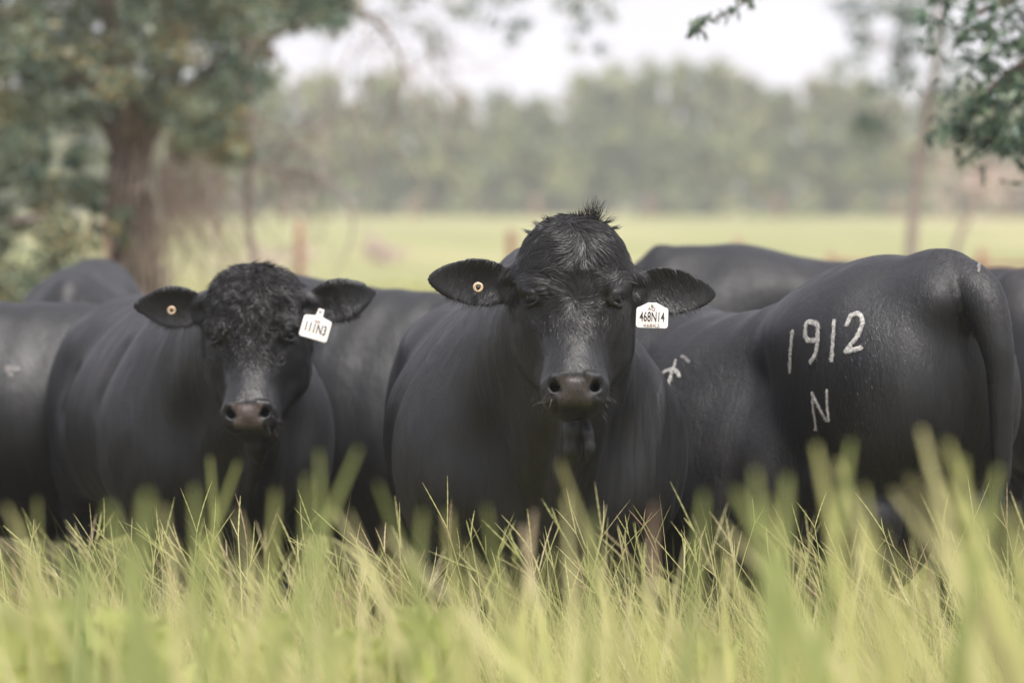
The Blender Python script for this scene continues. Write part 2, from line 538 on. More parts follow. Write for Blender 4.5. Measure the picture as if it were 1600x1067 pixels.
def bull(name, label, at, heading, Hs=1.0, Ws=1.0, Ls=1.0, res=0.016, head=None, fine=0.0, tail='plain', slope=0.0,
         withers=0.0, hump=0.0, seed=0, pale=0.0, saddle=0.0, neck_low=0.0, rise=0.0, deep=0.0):
    """at: ground point under the withers (world); heading: world angle the body faces.
    head: dict(o=world point between the eyes, yaw, pitch, roll, s) or None for a grazing side head"""
    root = empty(name, (at[0], at[1], 0.0), heading)
    tag(root, label, 'bull', 'black bulls standing in the tall grass')
    # body frame = root frame: +x forward, +y the bull's left, +z up
    Rr = rot_z(heading)
    B = Frame((0, 0, 0), np.eye(3))
    def wl_(p): return (np.array(p, float) - np.array([at[0], at[1], 0])) @ Rr     # world -> root
    if head is None:
        head = {}
        ho = np.array([0.80 * Ls, head.get('side', 0.0), 1.02 * Hs - neck_low]); HR = rot_z(math.pi / 2) @ rot_x(R(0)); hs = 1.0
    else:
        ho = wl_(head['o'])
        HR = Rr.T @ rot_z(head.get('yaw', 0)) @ rot_y(head.get('roll', 0)) @ rot_x(head.get('pitch', 0))
        hs = head.get('s', 1.0)
    Hd = Frame(ho, HR)          # a: photo right, b: away, c: up for a head facing the camera
    mir = 1.0
    def hp(p): return Hd.to_parent(np.array(p) * hs)
    lo = np.array([-1.74 * Ls, -0.56 * Ws, 0.02]); hi = np.array([0.55, 0.56 * Ws, 1.35 * Hs + 0.1])
    crn = np.array([hp((a, b, c)) for a in (-.45, .45) for b in (-.26, .32) for c in (-.48, .27)])
    lo = np.minimum(lo, crn.min(0)); hi = np.maximum(hi, crn.max(0))
    zones = [[], [], []]
    if fine:
        hc = np.array([hp((a, b, c)) for a in (-.42, .42) for b in (-.19, .2) for c in (-.36, .25)])
        for i in range(3): zones[i].append((float(hc[:, i].min()), float(hc[:, i].max()), fine))
    ax = [axis_grid(lo[i], hi[i], zones[i], res) for i in range(3)]
    f = Field(ax)
    def b_(u, v, w):            # body coordinates with the animal's own proportions
        return (u * Ls, v * Ws, (w + (slope * (-u) + rise * min(max(0.0, -u - 0.68), 0.62)) * (w > 0.3) - (deep if 0.3 < w < 0.65 else 0)) * Hs)
    def r_(a, b, c): return (a * Ls, b * Ws, c * Hs)
    # --- trunk
    f.ell(B, b_(-0.32, 0, 0.74 - deep * 0.5), r_(0.60, 0.365, 0.375 + deep * 0.5), 0.1)
    f.ell(B, b_(-0.66, 0, 0.715 - saddle * 0.3 - deep * 0.5), r_(0.56, 0.385, 0.365 + deep * 0.5), 0.1)
    f.ell(B, b_(-1.12, 0, 0.82), r_(0.36, 0.285, 0.30), 0.1)
    f.cap(B, b_(-0.20, 0, 0.985 - saddle), b_(-1.12, 0, 0.985), 0.13, 0.135, 0.14, (1, 1.25 * Ws, 1))
    f.ell(B, b_(-0.06, 0, 0.97 + withers), r_(0.30, 0.13, 0.17), 0.14)
    if hump:
        f.ell(B, b_(0.05, 0, 1.04 + withers + hump * 0.5), r_(0.24, 0.12, 0.11), 0.12)
    f.ell(B, b_(-1.36, 0, 1.0 if rise else 1.02), r_(0.13, 0.11, 0.09), 0.12)
    f.ell(B, b_(-1.36, 0, 0.70), r_(0.12, 0.12, 0.27), 0.08)
    for s in (-1, 1):
        f.ell(B, b_(0.0, s * 0.215, 0.665), r_(0.25, 0.21, 0.33), 0.09)
        f.ell(B, b_(0.15, s * 0.19, 0.60), r_(0.12, 0.10, 0.13), 0.11)          # shoulder
        f.ell(B, b_(-0.05, s * 0.15, 0.89), r_(0.20, 0.12, 0.20), 0.1)          # blade
        f.ell(B, b_(-0.98, s * 0.19, 0.965), r_(0.13, 0.09, 0.07), 0.14)      # hook bone
        f.ell(B, b_(-1.40, s * 0.10, 0.93), r_(0.09, 0.065, 0.08), 0.10)        # pin bone
        f.ell(B, b_(-1.18, s * 0.165, 0.66), r_(0.31, 0.165, 0.33), 0.13)       # thigh
        f.ell(B, b_(-0.86, s * 0.22, 0.62), r_(0.16, 0.10, 0.16), 0.12)         # stifle / flank
        # legs
        f.chain(B, [b_(0.05, s * 0.215, 0.56), b_(0.04, s * 0.21, 0.40), b_(0.02, s * 0.20, 0.24), b_(0.03, s * 0.20, 0.10), b_(0.05, s * 0.20, 0.03)],
                [0.135, 0.105, 0.060, 0.045, 0.055], 0.05)
        f.chain(B, [b_(-1.14, s * 0.19, 0.52), b_(-1.26, s * 0.185, 0.37), b_(-1.22, s * 0.185, 0.12), b_(-1.19, s * 0.185, 0.03)],
                [0.13, 0.072, 0.045, 0.055], 0.05)
    f.ell(B, b_(0.20, 0, 0.50), r_(0.20, 0.155, 0.19), 0.1)                     # brisket
    f.cap(B, b_(0.10, 0, 0.46), b_(-0.8, 0, 0.42), 0.12, 0.10, 0.14)            # belly line
    f.cap(B, b_(-0.80, 0, 0.40), b_(-0.62, 0, 0.33), 0.05, 0.03, 0.08)          # sheath
    GROOVES = [([(-0.27, 0.30, 1.00), (-0.26, 0.375, 0.80), (-0.20, 0.385, 0.55), (-0.12, 0.30, 0.42)], 0.022, 0.08),
               ([(-0.80, 0.33, 0.86), (-0.84, 0.385, 0.72), (-0.80, 0.36, 0.52)], 0.010, 0.08)]
    # --- neck
    nb0 = b_(0.02, 0, 0.86); nb1 = hp((0, 0.20, -0.04))
    f.cap(B, nb0, nb1, 0.27 * Ws, 0.165 * hs, 0.12, (1, 1.0, 1.12))
    f.cap(B, b_(0.02, 0, 1.0 + withers * 0.8), hp((0, 0.19, 0.07)), 0.12, 0.125 * hs, 0.12)      # crest
    f.cap(B, b_(0.20, 0, 0.58), hp((0, 0.16, -0.20)), 0.15, 0.08 * hs, 0.12)                     # throat
    # dewlap, a thin hanging sheet
    f.cap(B, b_(0.30, 0, 0.46), hp((0, 0.12, -0.34)), 0.07, 0.035, 0.05, (1, 0.5, 1))
    for pts_, rr_, kk_ in GROOVES:
        for s in (-1, 1):
            f.chain(B, [b_(p_[0], s * p_[1], p_[2]) for p_ in pts_], [rr_] * len(pts_), kk_, sub=True)
    # --- head
    def E(c, r, k=0.03, **kw):
        f.ell(Hd, np.array(c) * hs, np.array(r) * hs, k * hs, **kw)
    def C(p0, p1, r0, r1, k=0.03, **kw):
        f.cap(Hd, np.array(p0) * hs, np.array(p1) * hs, r0 * hs, r1 * hs, k * hs, **kw)
    skw = head.get('wide', 0.156)
    E((0, 0.145, 0.050), (skw, 0.14, 0.160), 0.06)            # skull
    E((0, 0.13, 0.13), (skw * 0.74, 0.125, 0.095), 0.06)             # poll
    E((0, 0.095, 0.01), (0.118, 0.105, 0.14), 0.06)            # forehead
    C((0, 0.075, -0.04), (0, -0.075, -0.205), 0.088, 0.066, 0.05)  # bridge of the nose
    C((0, 0.12, -0.06), (0, -0.04, -0.235), 0.11, 0.078, 0.05)   # face sides
    E((0, -0.078, -0.236), (0.088, 0.080, 0.066), 0.045)          # muzzle
    E((0, -0.045, -0.305), (0.060, 0.062, 0.036), 0.02)           # chin
    for s in (-1, 1):
        E((s * 0.105, 0.15, -0.085), (0.066, 0.11, 0.125), 0.06)     # cheek
        C((s * 0.035, -0.02, -0.285), (s * 0.10, 0.17, -0.15), 0.035, 0.06, 0.05)
        E((s * 0.055, -0.105, -0.262), (0.038, 0.055, 0.052), 0.03)  # lip pad
        # brow ridge and lids
        C((s * 0.092, 0.014, 0.032), (s * 0.138, 0.065, 0.032), 0.019, 0.024, 0.03)
        # ear
        eb = head.get('ear', [(0.057, 0.0), (0.015, 0.0)])[0 if s < 0 else 1] if head else (0.02, 0)
        tipc, eyaw = eb
        ez = head.get('earz', 0.0)
        C((s * 0.125, 0.145, 0.050 + ez * 0.8), (s * 0.184, 0.140, 0.038 + ez), 0.058, 0.030, 0.05)
        l0 = np.array([s * 0.172, 0.140, 0.034 + ez]); l1 = np.array([s * 0.405, 0.150, tipc])
        ctr = (l0 + l1) / 2; d = norm((l1 - l0)[None])[0]
        yv = norm(np.cross(np.array([0, 0, 1.0]), d)[None])[0]; zv = np.cross(d, yv)
        if yv[1] < 0: yv = -yv; zv = -zv
        Re = np.stack([d, yv, np.cross(d, yv)], 1)
        def warp(x, y, z, s=s):
            l = x / (0.130 * hs)
            zz = z / (1.0 - 0.22 * l - 0.16 * l * l) + 0.004
            yy = y + 5.5 / hs * z * z - 0.006 * (1 - l)
            return x, yy, zz
        f.ell(Hd, ctr * hs, np.array([0.130, 0.0125, 0.068]) * hs, 0.018 * hs, rot=Re, warp=warp, slack=0.75)
        E((s * 0.205, 0.105, 0.030 + ez), (0.045, 0.024, 0.026), 0.02, sub=True)
        # eye socket
        E((s * 0.134, 0.030, 0.0), (0.026, 0.034, 0.021), 0.012, sub=True)
        # lids around the eyeball
        for (cz, r0) in ((0.021, 0.0085), (-0.018, 0.0050)):
            pts = [(s * 0.104, 0.006, cz * 0.25 - 0.006), (s * 0.120, 0.010, cz * 0.85), (s * 0.134, 0.034, cz), (s * 0.138, 0.062, cz * 0.4)]
            for i in range(3): C(pts[i], pts[i + 1], r0, r0, 0.010)
        # tear groove
        C((s * 0.098, -0.012, -0.025), (s * 0.088, -0.03, -0.10), 0.008, 0.010, 0.02, sub=True)
        # nostril: wing then comma shaped opening
        C((s * 0.034, -0.158, -0.208), (s * 0.062, -0.146, -0.216), 0.010, 0.012, 0.014)
        C((s * 0.062, -0.146, -0.216), (s * 0.077, -0.128, -0.240), 0.011, 0.013, 0.016)
        C((s * 0.077, -0.128, -0.240), (s * 0.068, -0.136, -0.272), 0.012, 0.010, 0.016)
        C((s * 0.064, -0.172, -0.226), (s * 0.049, -0.176, -0.256), 0.0115, 0.0185, 0.006, sub=True)
        C((s * 0.058, -0.168, -0.240), (s * 0.050, -0.105, -0.250), 0.0150, 0.014, 0.006, sub=True)
        C((s * 0.052, -0.174, -0.264), (s * 0.072, -0.156, -0.270), 0.007, 0.005, 0.006, sub=True)
    # nose pad, flat plate between the nostrils
    C((-0.036, -0.140, -0.221), (0.036, -0.140, -0.221), 0.019, 0.019, 0.014)
    E((0, -0.118, -0.248), (0.036, 0.044, 0.036), 0.012)
    C((-0.034, -0.132, -0.274), (0.034, -0.132, -0.274), 0.020, 0.020, 0.014)
    E((0, -0.172, -0.214), (0.030, 0.012, 0.008), 0.012, sub=True)
    C((0, -0.176, -0.262), (0, -0.172, -0.298), 0.0025, 0.003, 0.006, sub=True)
    C((-0.045, -0.140, -0.300), (0.045, -0.140, -0.300), 0.006, 0.006, 0.012, sub=True)  # mouth line
    C((-0.07, -0.10, -0.292), (0.07, -0.10, -0.292), 0.005, 0.005, 0.012, sub=True)
    if fine and not head.get('small_lap'):
        # folded flap of loose skin under the chin
        f.chain(Hd, [np.array((0.0, -0.02, -0.31)), np.array((0.000, -0.05, -0.37)), np.array((-0.004, -0.055, -0.43)), np.array((0.0, -0.04, -0.485))],
                [0.030, 0.026, 0.023, 0.009], 0.012, (1.0, 1.0, 1))
        f.chain(Hd, [np.array((0.028, -0.06, -0.335)), np.array((0.036, -0.085, -0.38)), np.array((0.040, -0.090, -0.42)), np.array((0.036, -0.08, -0.455))],
                [0.010, 0.015, 0.017, 0.006], 0.008)
        f.chain(Hd, [np.array((0.012, -0.085, -0.335)), np.array((0.016, -0.095, -0.40)), np.array((0.018, -0.09, -0.46))],
                [0.008, 0.012, 0.010], 0.012, sub=True)
    elif fine:
        f.chain(Hd, [np.array((0.0, -0.01, -0.31)) * hs, np.array((0.004, -0.02, -0.36)) * hs, np.array((0.01, -0.005, -0.41)) * hs],
                [0.032, 0.030, 0.010], 0.02)
    # --- tail
    if tail == 'plain':
        f.chain(B, [b_(-1.42, 0, 1.06), b_(-1.50, 0, 0.98), b_(-1.52, 0, 0.80), b_(-1.50, 0.01, 0.52)], [0.055, 0.045, 0.030, 0.018], 0.03)
    else:
        tp = spline([b_(-1.18, 0, 1.00), b_(-1.36, 0.0, 1.015), b_(-1.505, 0, 0.955), b_(-1.575, 0, 0.82), b_(-1.595, -0.003, 0.68), b_(-1.60, -0.005, 0.52), b_(-1.595, 0.0, 0.40)], 30)
        tr_ = np.interp(np.linspace(0, 6, 30), [0, 1, 2, 3, 4, 5, 6], [0.06, 0.080, 0.080, 0.060, 0.047, 0.036, 0.018])
        for i in range(29):
            f.cap(B, tp[i], tp[i + 1], tr_[i], tr_[i + 1], 0.05 if i < 5 else 0.002)
    V, Q = f.mesh()
    # --- skin folds and muscle relief
    N_ = vnormals(V, Q)
    hl = Hd.to_local(V) / hs
    u, v, w = V[:, 0] / Ls, V[:, 1] / Ws, V[:, 2] / Hs
    head_m = 1 - sstep(np.linalg.norm(hl - np.array([0, 0.05, -0.05]), axis=1), 0.26, 0.36)
    nk = sstep(u, -0.25, 0.15) * (1 - head_m) * sstep(w, 0.3, 0.5)
    wp = np.stack([vnoise(V * 2.3 + seed), vnoise(V * 2.1 + 7 + seed), vnoise(V * 2.2 + 13)], 1)
    q1 = (V + wp * 0.10) * np.array([7, 13, 2.0]) + seed
    rid = 1 - np.abs(vnoise(q1)) * 2
    q2 = (V + wp * 0.06) * np.array([18, 34, 4.0]) + seed
    rid2 = 1 - np.abs(vnoise(q2)) * 2
    disp = nk * (0.0105 * rid + 0.0036 * rid2) * (0.45 + 0.55 * vnoise(V * 3.1 + 3 + seed))
    body_m = (1 - head_m)
    disp += body_m * 0.009 * vnoise(V * np.array([4.5, 5, 3.2]) + seed * 3)
    # faint ribs and flank ripples
    disp += body_m * 0.0035 * sstep(u, -0.95, -0.7) * (1 - sstep(u, -0.3, -0.05)) * np.sin(u * 46 + w * 5 + 3 * vnoise(V * 2.5)) * (0.4 + 0.6 * vnoise(V * 3 + 31))
    if fine:
        fh = head_m * sstep(hl[:, 2], -0.07, 0.02) * (np.abs(hl[:, 0]) < 0.165)
        amp = 0.0042 if head.get('curly') else 0.0022
        disp += fh * amp * vnoise((V + wp * 0.03) * np.array([60, 60, 38]) + 5)
        wr = head_m * sstep(-np.abs(hl[:, 0]), -0.09, -0.02)
        disp += head_m * 0.0018 * vnoise(V * 30 + 3)
    V = V + N_ * disp[:, None]
    N_ = vnormals(V, Q)
    # nose leather mask
    hw_ = 0.050 - 0.017 * np.exp(-((hl[:, 2] + 0.248) / 0.014) ** 2) - 0.004 * sstep(-hl[:, 2], 0.26, 0.30)
    nose = (1 - sstep(np.abs(hl[:, 0]) - hw_, -0.003, 0.004)) * (1 - sstep(hl[:, 1], -0.135, -0.118)) * sstep(-hl[:, 2], 0.204, 0.214) * (1 - sstep(-hl[:, 2], 0.294, 0.300))
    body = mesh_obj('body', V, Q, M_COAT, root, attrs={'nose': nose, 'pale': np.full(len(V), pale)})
    # --- eyes
    for s in (-1, 1):
        c = hp((s * 0.1165, 0.040, 0.0))
        bpy_uv = uv_sphere(c, 0.0225 * hs, 24, 16)
        mesh_obj('eye', *bpy_uv, M_EYE, root)
    # --- hooves
    for (u0, v0) in ((0.06, 0.2), (0.06, -0.2), (-1.18, 0.185), (-1.18, -0.185)):
        c = b_(u0, v0, 0.0)
        hoof_mesh(root, c)
    return dict(root=root, V=V, Q=Q, N=N_, Hd=Hd, hs=hs, hl=hl, B=b_, body=body, Rr=Rr, at=np.array([at[0], at[1], 0.0]))


def uv_sphere(c, r, n, m):
    V, F = [], []
    for i in range(m + 1):
        th = math.pi * i / m
        for j in range(n):
            ph = 2 * math.pi * j / n
            V.append((c[0] + r * math.sin(th) * math.cos(ph), c[1] + r * math.sin(th) * math.sin(ph), c[2] + r * math.cos(th)))
    for i in range(m):
        for j in range(n):
            k = (j + 1) % n
            F.append((i * n + j, (i + 1) * n + j, (i + 1) * n + k, i * n + k))
    return np.array(V), np.array(F)


def hoof_mesh(root, c):
    parts = []
    for sy in (-1, 1):
        V = []
        for z, sx in ((0.0, 1.0), (0.035, 0.92), (0.07, 0.72)):
            for j in range(8):
                a = 2 * math.pi * j / 8
                V.append((c[0] + 0.02 + math.cos(a) * 0.062 * sx - (0.2 * z), c[1] + sy * 0.029 + math.sin(a) * 0.027 * sx, z))
        F = [(i * 8 + j, i * 8 + (j + 1) % 8, (i + 1) * 8 + (j + 1) % 8, (i + 1) * 8 + j) for i in range(2) for j in range(8)]
        F += [(16, 17, 18, 19), (16, 19, 20, 23), (20, 21, 22, 23)]
        parts.append((np.array(V), np.array(F)))
    V, F = merge(parts)
    mesh_obj('hoof', V, F, M_HOOF, root)


def face_hair(b, curly=False, seed=1):
    """curls on the forehead, tuft on the poll, whiskers, hair in the ears"""
    V, Q, Hd, hs = b['V'], b['Q'], b['Hd'], b['hs']
    rng = np.random.default_rng(seed)
    def hz(c): return Hd.to_local(c) / hs
    # forehead
    def wt(c):
        h = hz(c)
        m = (np.abs(h[:, 0]) < 0.155) & (h[:, 1] < 0.21) & (h[:, 1] > -0.15)
        top = sstep(h[:, 2], -0.13, -0.02)
        ed = 1 - sstep(np.abs(h[:, 0]), 0.10, 0.15)
        eye = sstep(np.hypot(np.abs(h[:, 0]) - 0.125, h[:, 2]), 0.035, 0.06)
        return m * (0.02 + top) * (0.25 + ed) * eye * (h[:, 2] > -0.13)
    n = 26000 if not curly else 24000
    p, nr = sample_surface(V, Q, n, wt, seed)
    h = hz(p)
    wh = np.array([0.0, 0, 0.0 if not curly else 0.10])
    d = h - wh; d[:, 1] = 0
    rad = np.linalg.norm(d, axis=1, keepdims=True)
    d = norm(d)
    out = np.stack([np.clip(h[:, 0] / 0.05, -1, 1) + 0.6 * vnoise(h * 14 + 11), np.zeros(n), -0.55 * np.ones(n)], 1)
    k = sstep(h[:, 2], 0.04, 0.13)[:, None]
    d = norm(d * (1 - k) + out * k)
    if not curly:
        lowm = sstep(-h[:, 2], 0.02, 0.06)[:, None]
        d = norm(d * (1 - lowm) + np.array([0, 0, -1.0]) * lowm)
    # swirl the flow with noise
    sw = vnoise(h * (17 if not curly else 26) + 3)[:, None] * (1.0 if not curly else 2.8)
    perp = np.stack([-d[:, 2], np.zeros(n), d[:, 0]], 1)
    d = norm(d + perp * sw)
    d = d @ Hd.R.T
    d = norm(d - nr * np.sum(d * nr, 1, keepdims=True))
    ln = rng.uniform(0.018, 0.034, n) * (0.45 + 0.8 * sstep(h[:, 2], -0.10, 0.08)) * (1.15 if curly else 1.0) * hs
    hair_strands('forehead_hair', p, d, nr, ln, rng.uniform(0.0006, 0.0011, n), M_HAIR, b['root'],
                 curl=1.1 if curly else 0.30, lift=0.42 if curly else 0.18, segs=6, seed=seed)
    # short coat over the rest of the head and the neck: breaks the smooth outline
    def wt2(c):
        h = hz(c)
        m = (np.linalg.norm(h - np.array([0, 0.05, -0.05]), axis=1) < 0.45)
        pad = (np.abs(h[:, 0]) < 0.075) & (h[:, 1] < -0.10) & (h[:, 2] < -0.19)
        eye = np.hypot(np.abs(h[:, 0]) - 0.125, h[:, 2]) > 0.03
        return m * (~pad) * eye + 0.35 * (c[:, 0] > -0.6) * (c[:, 2] > 0.4) * (~m)
    n2 = 20000
    p, nr = sample_surface(V, Q, n2, wt2, seed + 4)
    h = hz(p)
    d = np.stack([np.sign(h[:, 0]) * 0.5, 0.35 * np.ones(n2), -1.0 * np.ones(n2)], 1)
    d[h[:, 2] < -0.1] *= np.array([0.5, 1.5, 1])
    d = norm(d + rng.normal(0, 0.12, (n2, 3))) @ Hd.R.T
    d = norm(d - nr * np.sum(d * nr, 1, keepdims=True))
    hair_strands('short_hair', p, d, nr, rng.uniform(0.006, 0.013, n2) * hs, rng.uniform(0.0004, 0.0008, n2), M_HAIR, b['root'],
                 curl=0.12, lift=0.09, segs=2, seed=seed + 5)
    # poll tuft: separate spiky locks
    locks = [(0.055, 0.215, 0.05, 0.9, 0.075), (0.065, 0.212, 0.35, 1.0, 0.07), (0.045, 0.216, 0.0, 1.0, 0.05), (0.080, 0.205, 0.9, 0.55, 0.05),
             (-0.065, 0.208, -0.7, 0.7, 0.035), (-0.09, 0.195, -1.0, 0.55, 0.035), (0.02, 0.218, 0.2, 1.0, 0.03), (-0.115, 0.175, -1.0, 0.5, 0.035),
             (0.10, 0.19, 1.0, 0.35, 0.04), (0.0, 0.218, -0.3, 0.8, 0.02)]
    if curly: locks = [(x * 0.9, z, dx, dz * 0.5, L * 0.45) for x, z, dx, dz, L in locks]
    rs, ds, ls = [], [], []
    bv = BVHTree.FromPolygons([tuple(x) for x in V.tolist()], [tuple(q) for q in Q.tolist()])
    for (x, z, dx, dz, L) in locks:
        o = Hd.to_parent(np.array([x, 0.12, z + 0.1]) * hs)
        dn = Hd.R @ np.array([0, 0, -1.0])
        hit = bv.ray_cast(Vector(o), Vector(dn))
        if hit[0] is None: continue
        base = np.array(hit[0])
        for _ in range(44):
            rs.append(base + Hd.R @ (np.array([rng.normal(0, 0.006), rng.normal(0, 0.010), -0.003]) * hs))
            ds.append(Hd.R @ norm(np.array([[dx + rng.normal(0, 0.16), rng.normal(-0.1, 0.2), dz + rng.normal(0, 0.12)]]))[0])
            ls.append(L * rng.uniform(0.5, 1.05) * hs)
    rs, ds, ls = np.array(rs), np.array(ds), np.array(ls)
    nn = np.tile(Hd.R @ np.array([0, -1.0, 0.2]), (len(rs), 1))
    hair_strands('poll_tuft', rs, ds, nn, ls, np.full(len(rs), 0.0009), M_HAIR, b['root'], curl=0.25, lift=0.0, segs=6, seed=seed + 9, droop=0.15)
    # lashes over each eye
    rs, ds = [], []
    for s_ in (-1, 1):
        for t_ in np.linspace(0, 1, 60):
            q = np.array([s_ * (0.108 + 0.030 * t_), 0.002 + 0.045 * t_ ** 1.6, 0.019 - 0.012 * abs(t_ - 0.45)]) * hs
            rs.append(Hd.to_parent(q)); ds.append(Hd.R @ np.array([s_ * 0.5, -0.75, -0.45 + 0.3 * rng.normal()]))
    nn = np.tile(Hd.R @ np.array([0, -0.3, 1.0]), (len(rs), 1))
    hair_strands('eyelashes', np.array(rs), np.array(ds), nn, np.full(len(rs), 0.020 * hs), np.full(len(rs), 0.0007), M_HAIR, b['root'], curl=0.1, lift=0.15, segs=4, seed=seed + 12)
    # ear hair
    def wt3(c):
        h = hz(c)
        return (np.abs(h[:, 0]) > 0.165) * (np.abs(h[:, 0]) < 0.36) * (np.abs(h[:, 2] - 0.03) < 0.09) * (h[:, 1] < 0.2) * (1.3 - 3 * (np.abs(h[:, 0]) - 0.165)) * (np.linalg.norm(h - np.array([0, .1, 0]), axis=1) < 0.45)
    n3 = 5000
    p, nr = sample_surface(V, Q, n3, wt3, seed + 2)
    h = hz(p)
    d = np.stack([np.sign(h[:, 0]) * 0.45, -0.15 * np.ones(n3), -0.9 * np.ones(n3)], 1) + rng.normal(0, 0.12, (n3, 3))
    d = norm(d) @ Hd.R.T
    d = norm(d - nr * np.sum(d * nr, 1, keepdims=True))
    hair_strands('ear_hair', p, d, nr, rng.uniform(0.012, 0.032, n3) * hs, rng.uniform(0.0005, 0.0008, n3), M_HAIR, b['root'], curl=0.2, lift=0.22, segs=4, seed=seed + 3)
    # whiskers
    def wt4(c):
        h = hz(c)
        return ((h[:, 2] < -0.235) & (h[:, 2] > -0.345) & (h[:, 1] < -0.02)) * 1.0
    n4 = 240
    p, nr = sample_surface(V, Q, n4, wt4, seed + 6)
    h = hz(p)
    keep = ~((np.abs(h[:, 0]) < 0.05) & (h[:, 2] > -0.292))
    p, nr, h = p[keep], nr[keep], h[keep]
    d = np.stack([h[:, 0] * 11, -0.5 * np.ones(len(p)), -0.75 * np.ones(len(p))], 1)
    d = norm(d + rng.normal(0, 0.2, d.shape)) @ Hd.R.T
    hair_strands('whiskers', p, d, nr, rng.uniform(0.02, 0.065, len(p)) * hs, np.full(len(p), 0.0004), M_WHISK, b['root'], curl=0.25, lift=0.3, segs=5, seed=seed + 8, droop=0.25)


def brand(b, strokes, d0, width=0.0085, mat=None, nm='brand_mark', seed=0):
    """strokes of pale regrown hair lying on the hide; each stroke a polyline of photo pixels"""
    rng = np.random.default_rng(seed)
    bv = BVHTree.FromPolygons([tuple(x) for x in b['V'].tolist()], [tuple(q) for q in b['Q'].tolist()])
    camr = (np.array([0, 0, CAM_H]) - b['at']) @ b['Rr']
    parts = []
    for st in strokes:
        pl = spline(st, 20 * (len(st) - 1) + 4) if len(st) > 2 else np.linspace(st[0], st[1], 36)
        P0, N0 = [], []
        for (x, y) in pl:
            x += rng.normal(0, 0.25); y += rng.normal(0, 0.25)
            wpt = np.array(P(x, y, d0)) - b['at']
            dirr = norm(((wpt @ b['Rr']) - camr)[None])[0]
            hit = bv.ray_cast(Vector(camr), Vector(dirr))
            if hit[0] is None: continue
            P0.append(np.array(hit[0])); N0.append(np.array(hit[1]))
        if len(P0) < 6: continue
        P0, N0 = np.array(P0), np.array(N0)
        N0 = norm(np.array([np.convolve(N0[:, i], np.ones(5) / 5, 'same') for i in range(3)]).T)
        t = norm(np.gradient(P0, axis=0))
        sd = norm(np.cross(t, N0))
        M = len(P0)
        # ribbon body in three strips with ragged edges, raised a little at the middle like hair
        wv = width * (1 + 0.28 * rng.uniform(-1, 1, (2, M)))
        wv[:, 0] *= 0.4; wv[:, -1] *= 0.35
        rows = []
        offs = np.linspace(-1, 1, 7)
        for off in offs:
            ww = wv[0] if off < 0 else wv[1]
            rows.append(P0 + sd * (off * ww)[:, None] + N0 * (0.0026 + 0.0012 * rng.uniform(-1, 1, M))[:, None])
        V = np.stack(rows, 1).reshape(-1, 3)
        F = []
        for i in range(M - 1):
            for k in range(6):
                if rng.uniform() < (0.42 if k in (0, 5) else 0.16): continue
                a = i * 7 + k
                F.append((a, a + 7, a + 8, a + 1))
        # hairs sticking out past the edge
        parts.append((V, np.array(F)))
        nh = M * 10
        ii = rng.integers(0, M, nh)
        root = P0[ii] + sd[ii] * (rng.uniform(-1, 1, nh) * width)[:, None] + N0[ii] * 0.003
        dn = norm(np.array([-0.35, 0, -1.0])[None] + rng.normal(0, 0.35, (nh, 3)))
        L = rng.uniform(0.004, 0.009, nh)
        Pt = np.stack([root, root + dn * L[:, None] + N0[ii] * 0.001], 1)
        parts.append(ribbons(Pt, np.tile(np.array([0.0008, 0.0004]), (nh, 1)), norm(np.cross(dn, N0[ii]))))
    if parts:
        V, F = merge(parts)
        return mesh_obj(nm, V, F, mat or M_BRAND, b['root'])


def text_mesh(txt, size, mat, name, parent, loc_m, extr=0.0004, sx=1.0, bold=0.0):
    cu = bpy.data.curves.new('lettering', 'FONT')
    cu.body = txt; cu.size = size; cu.align_x = 'CENTER'; cu.align_y = 'CENTER'
    cu.extrude = extr; cu.offset = bold
    cu.resolution_u = 3
    o = bpy.data.objects.new('tmp_text', cu)
    COL.objects.link(o)
    bpy.context.view_layer.update()
    dg = bpy.context.evaluated_depsgraph_get()
    me = bpy.data.meshes.new_from_object(o.evaluated_get(dg))
    bpy.data.objects.remove(o)
    bpy.data.curves.remove(cu)
    me.transform(Matrix.Diagonal((sx, 1, 1, 1)))
    me.transform(loc_m)
    me.materials.clear(); me.materials.append(mat)
    ob = bpy.data.objects.new(name, me)
    COL.objects.link(ob)
    ob.parent = parent
    return ob


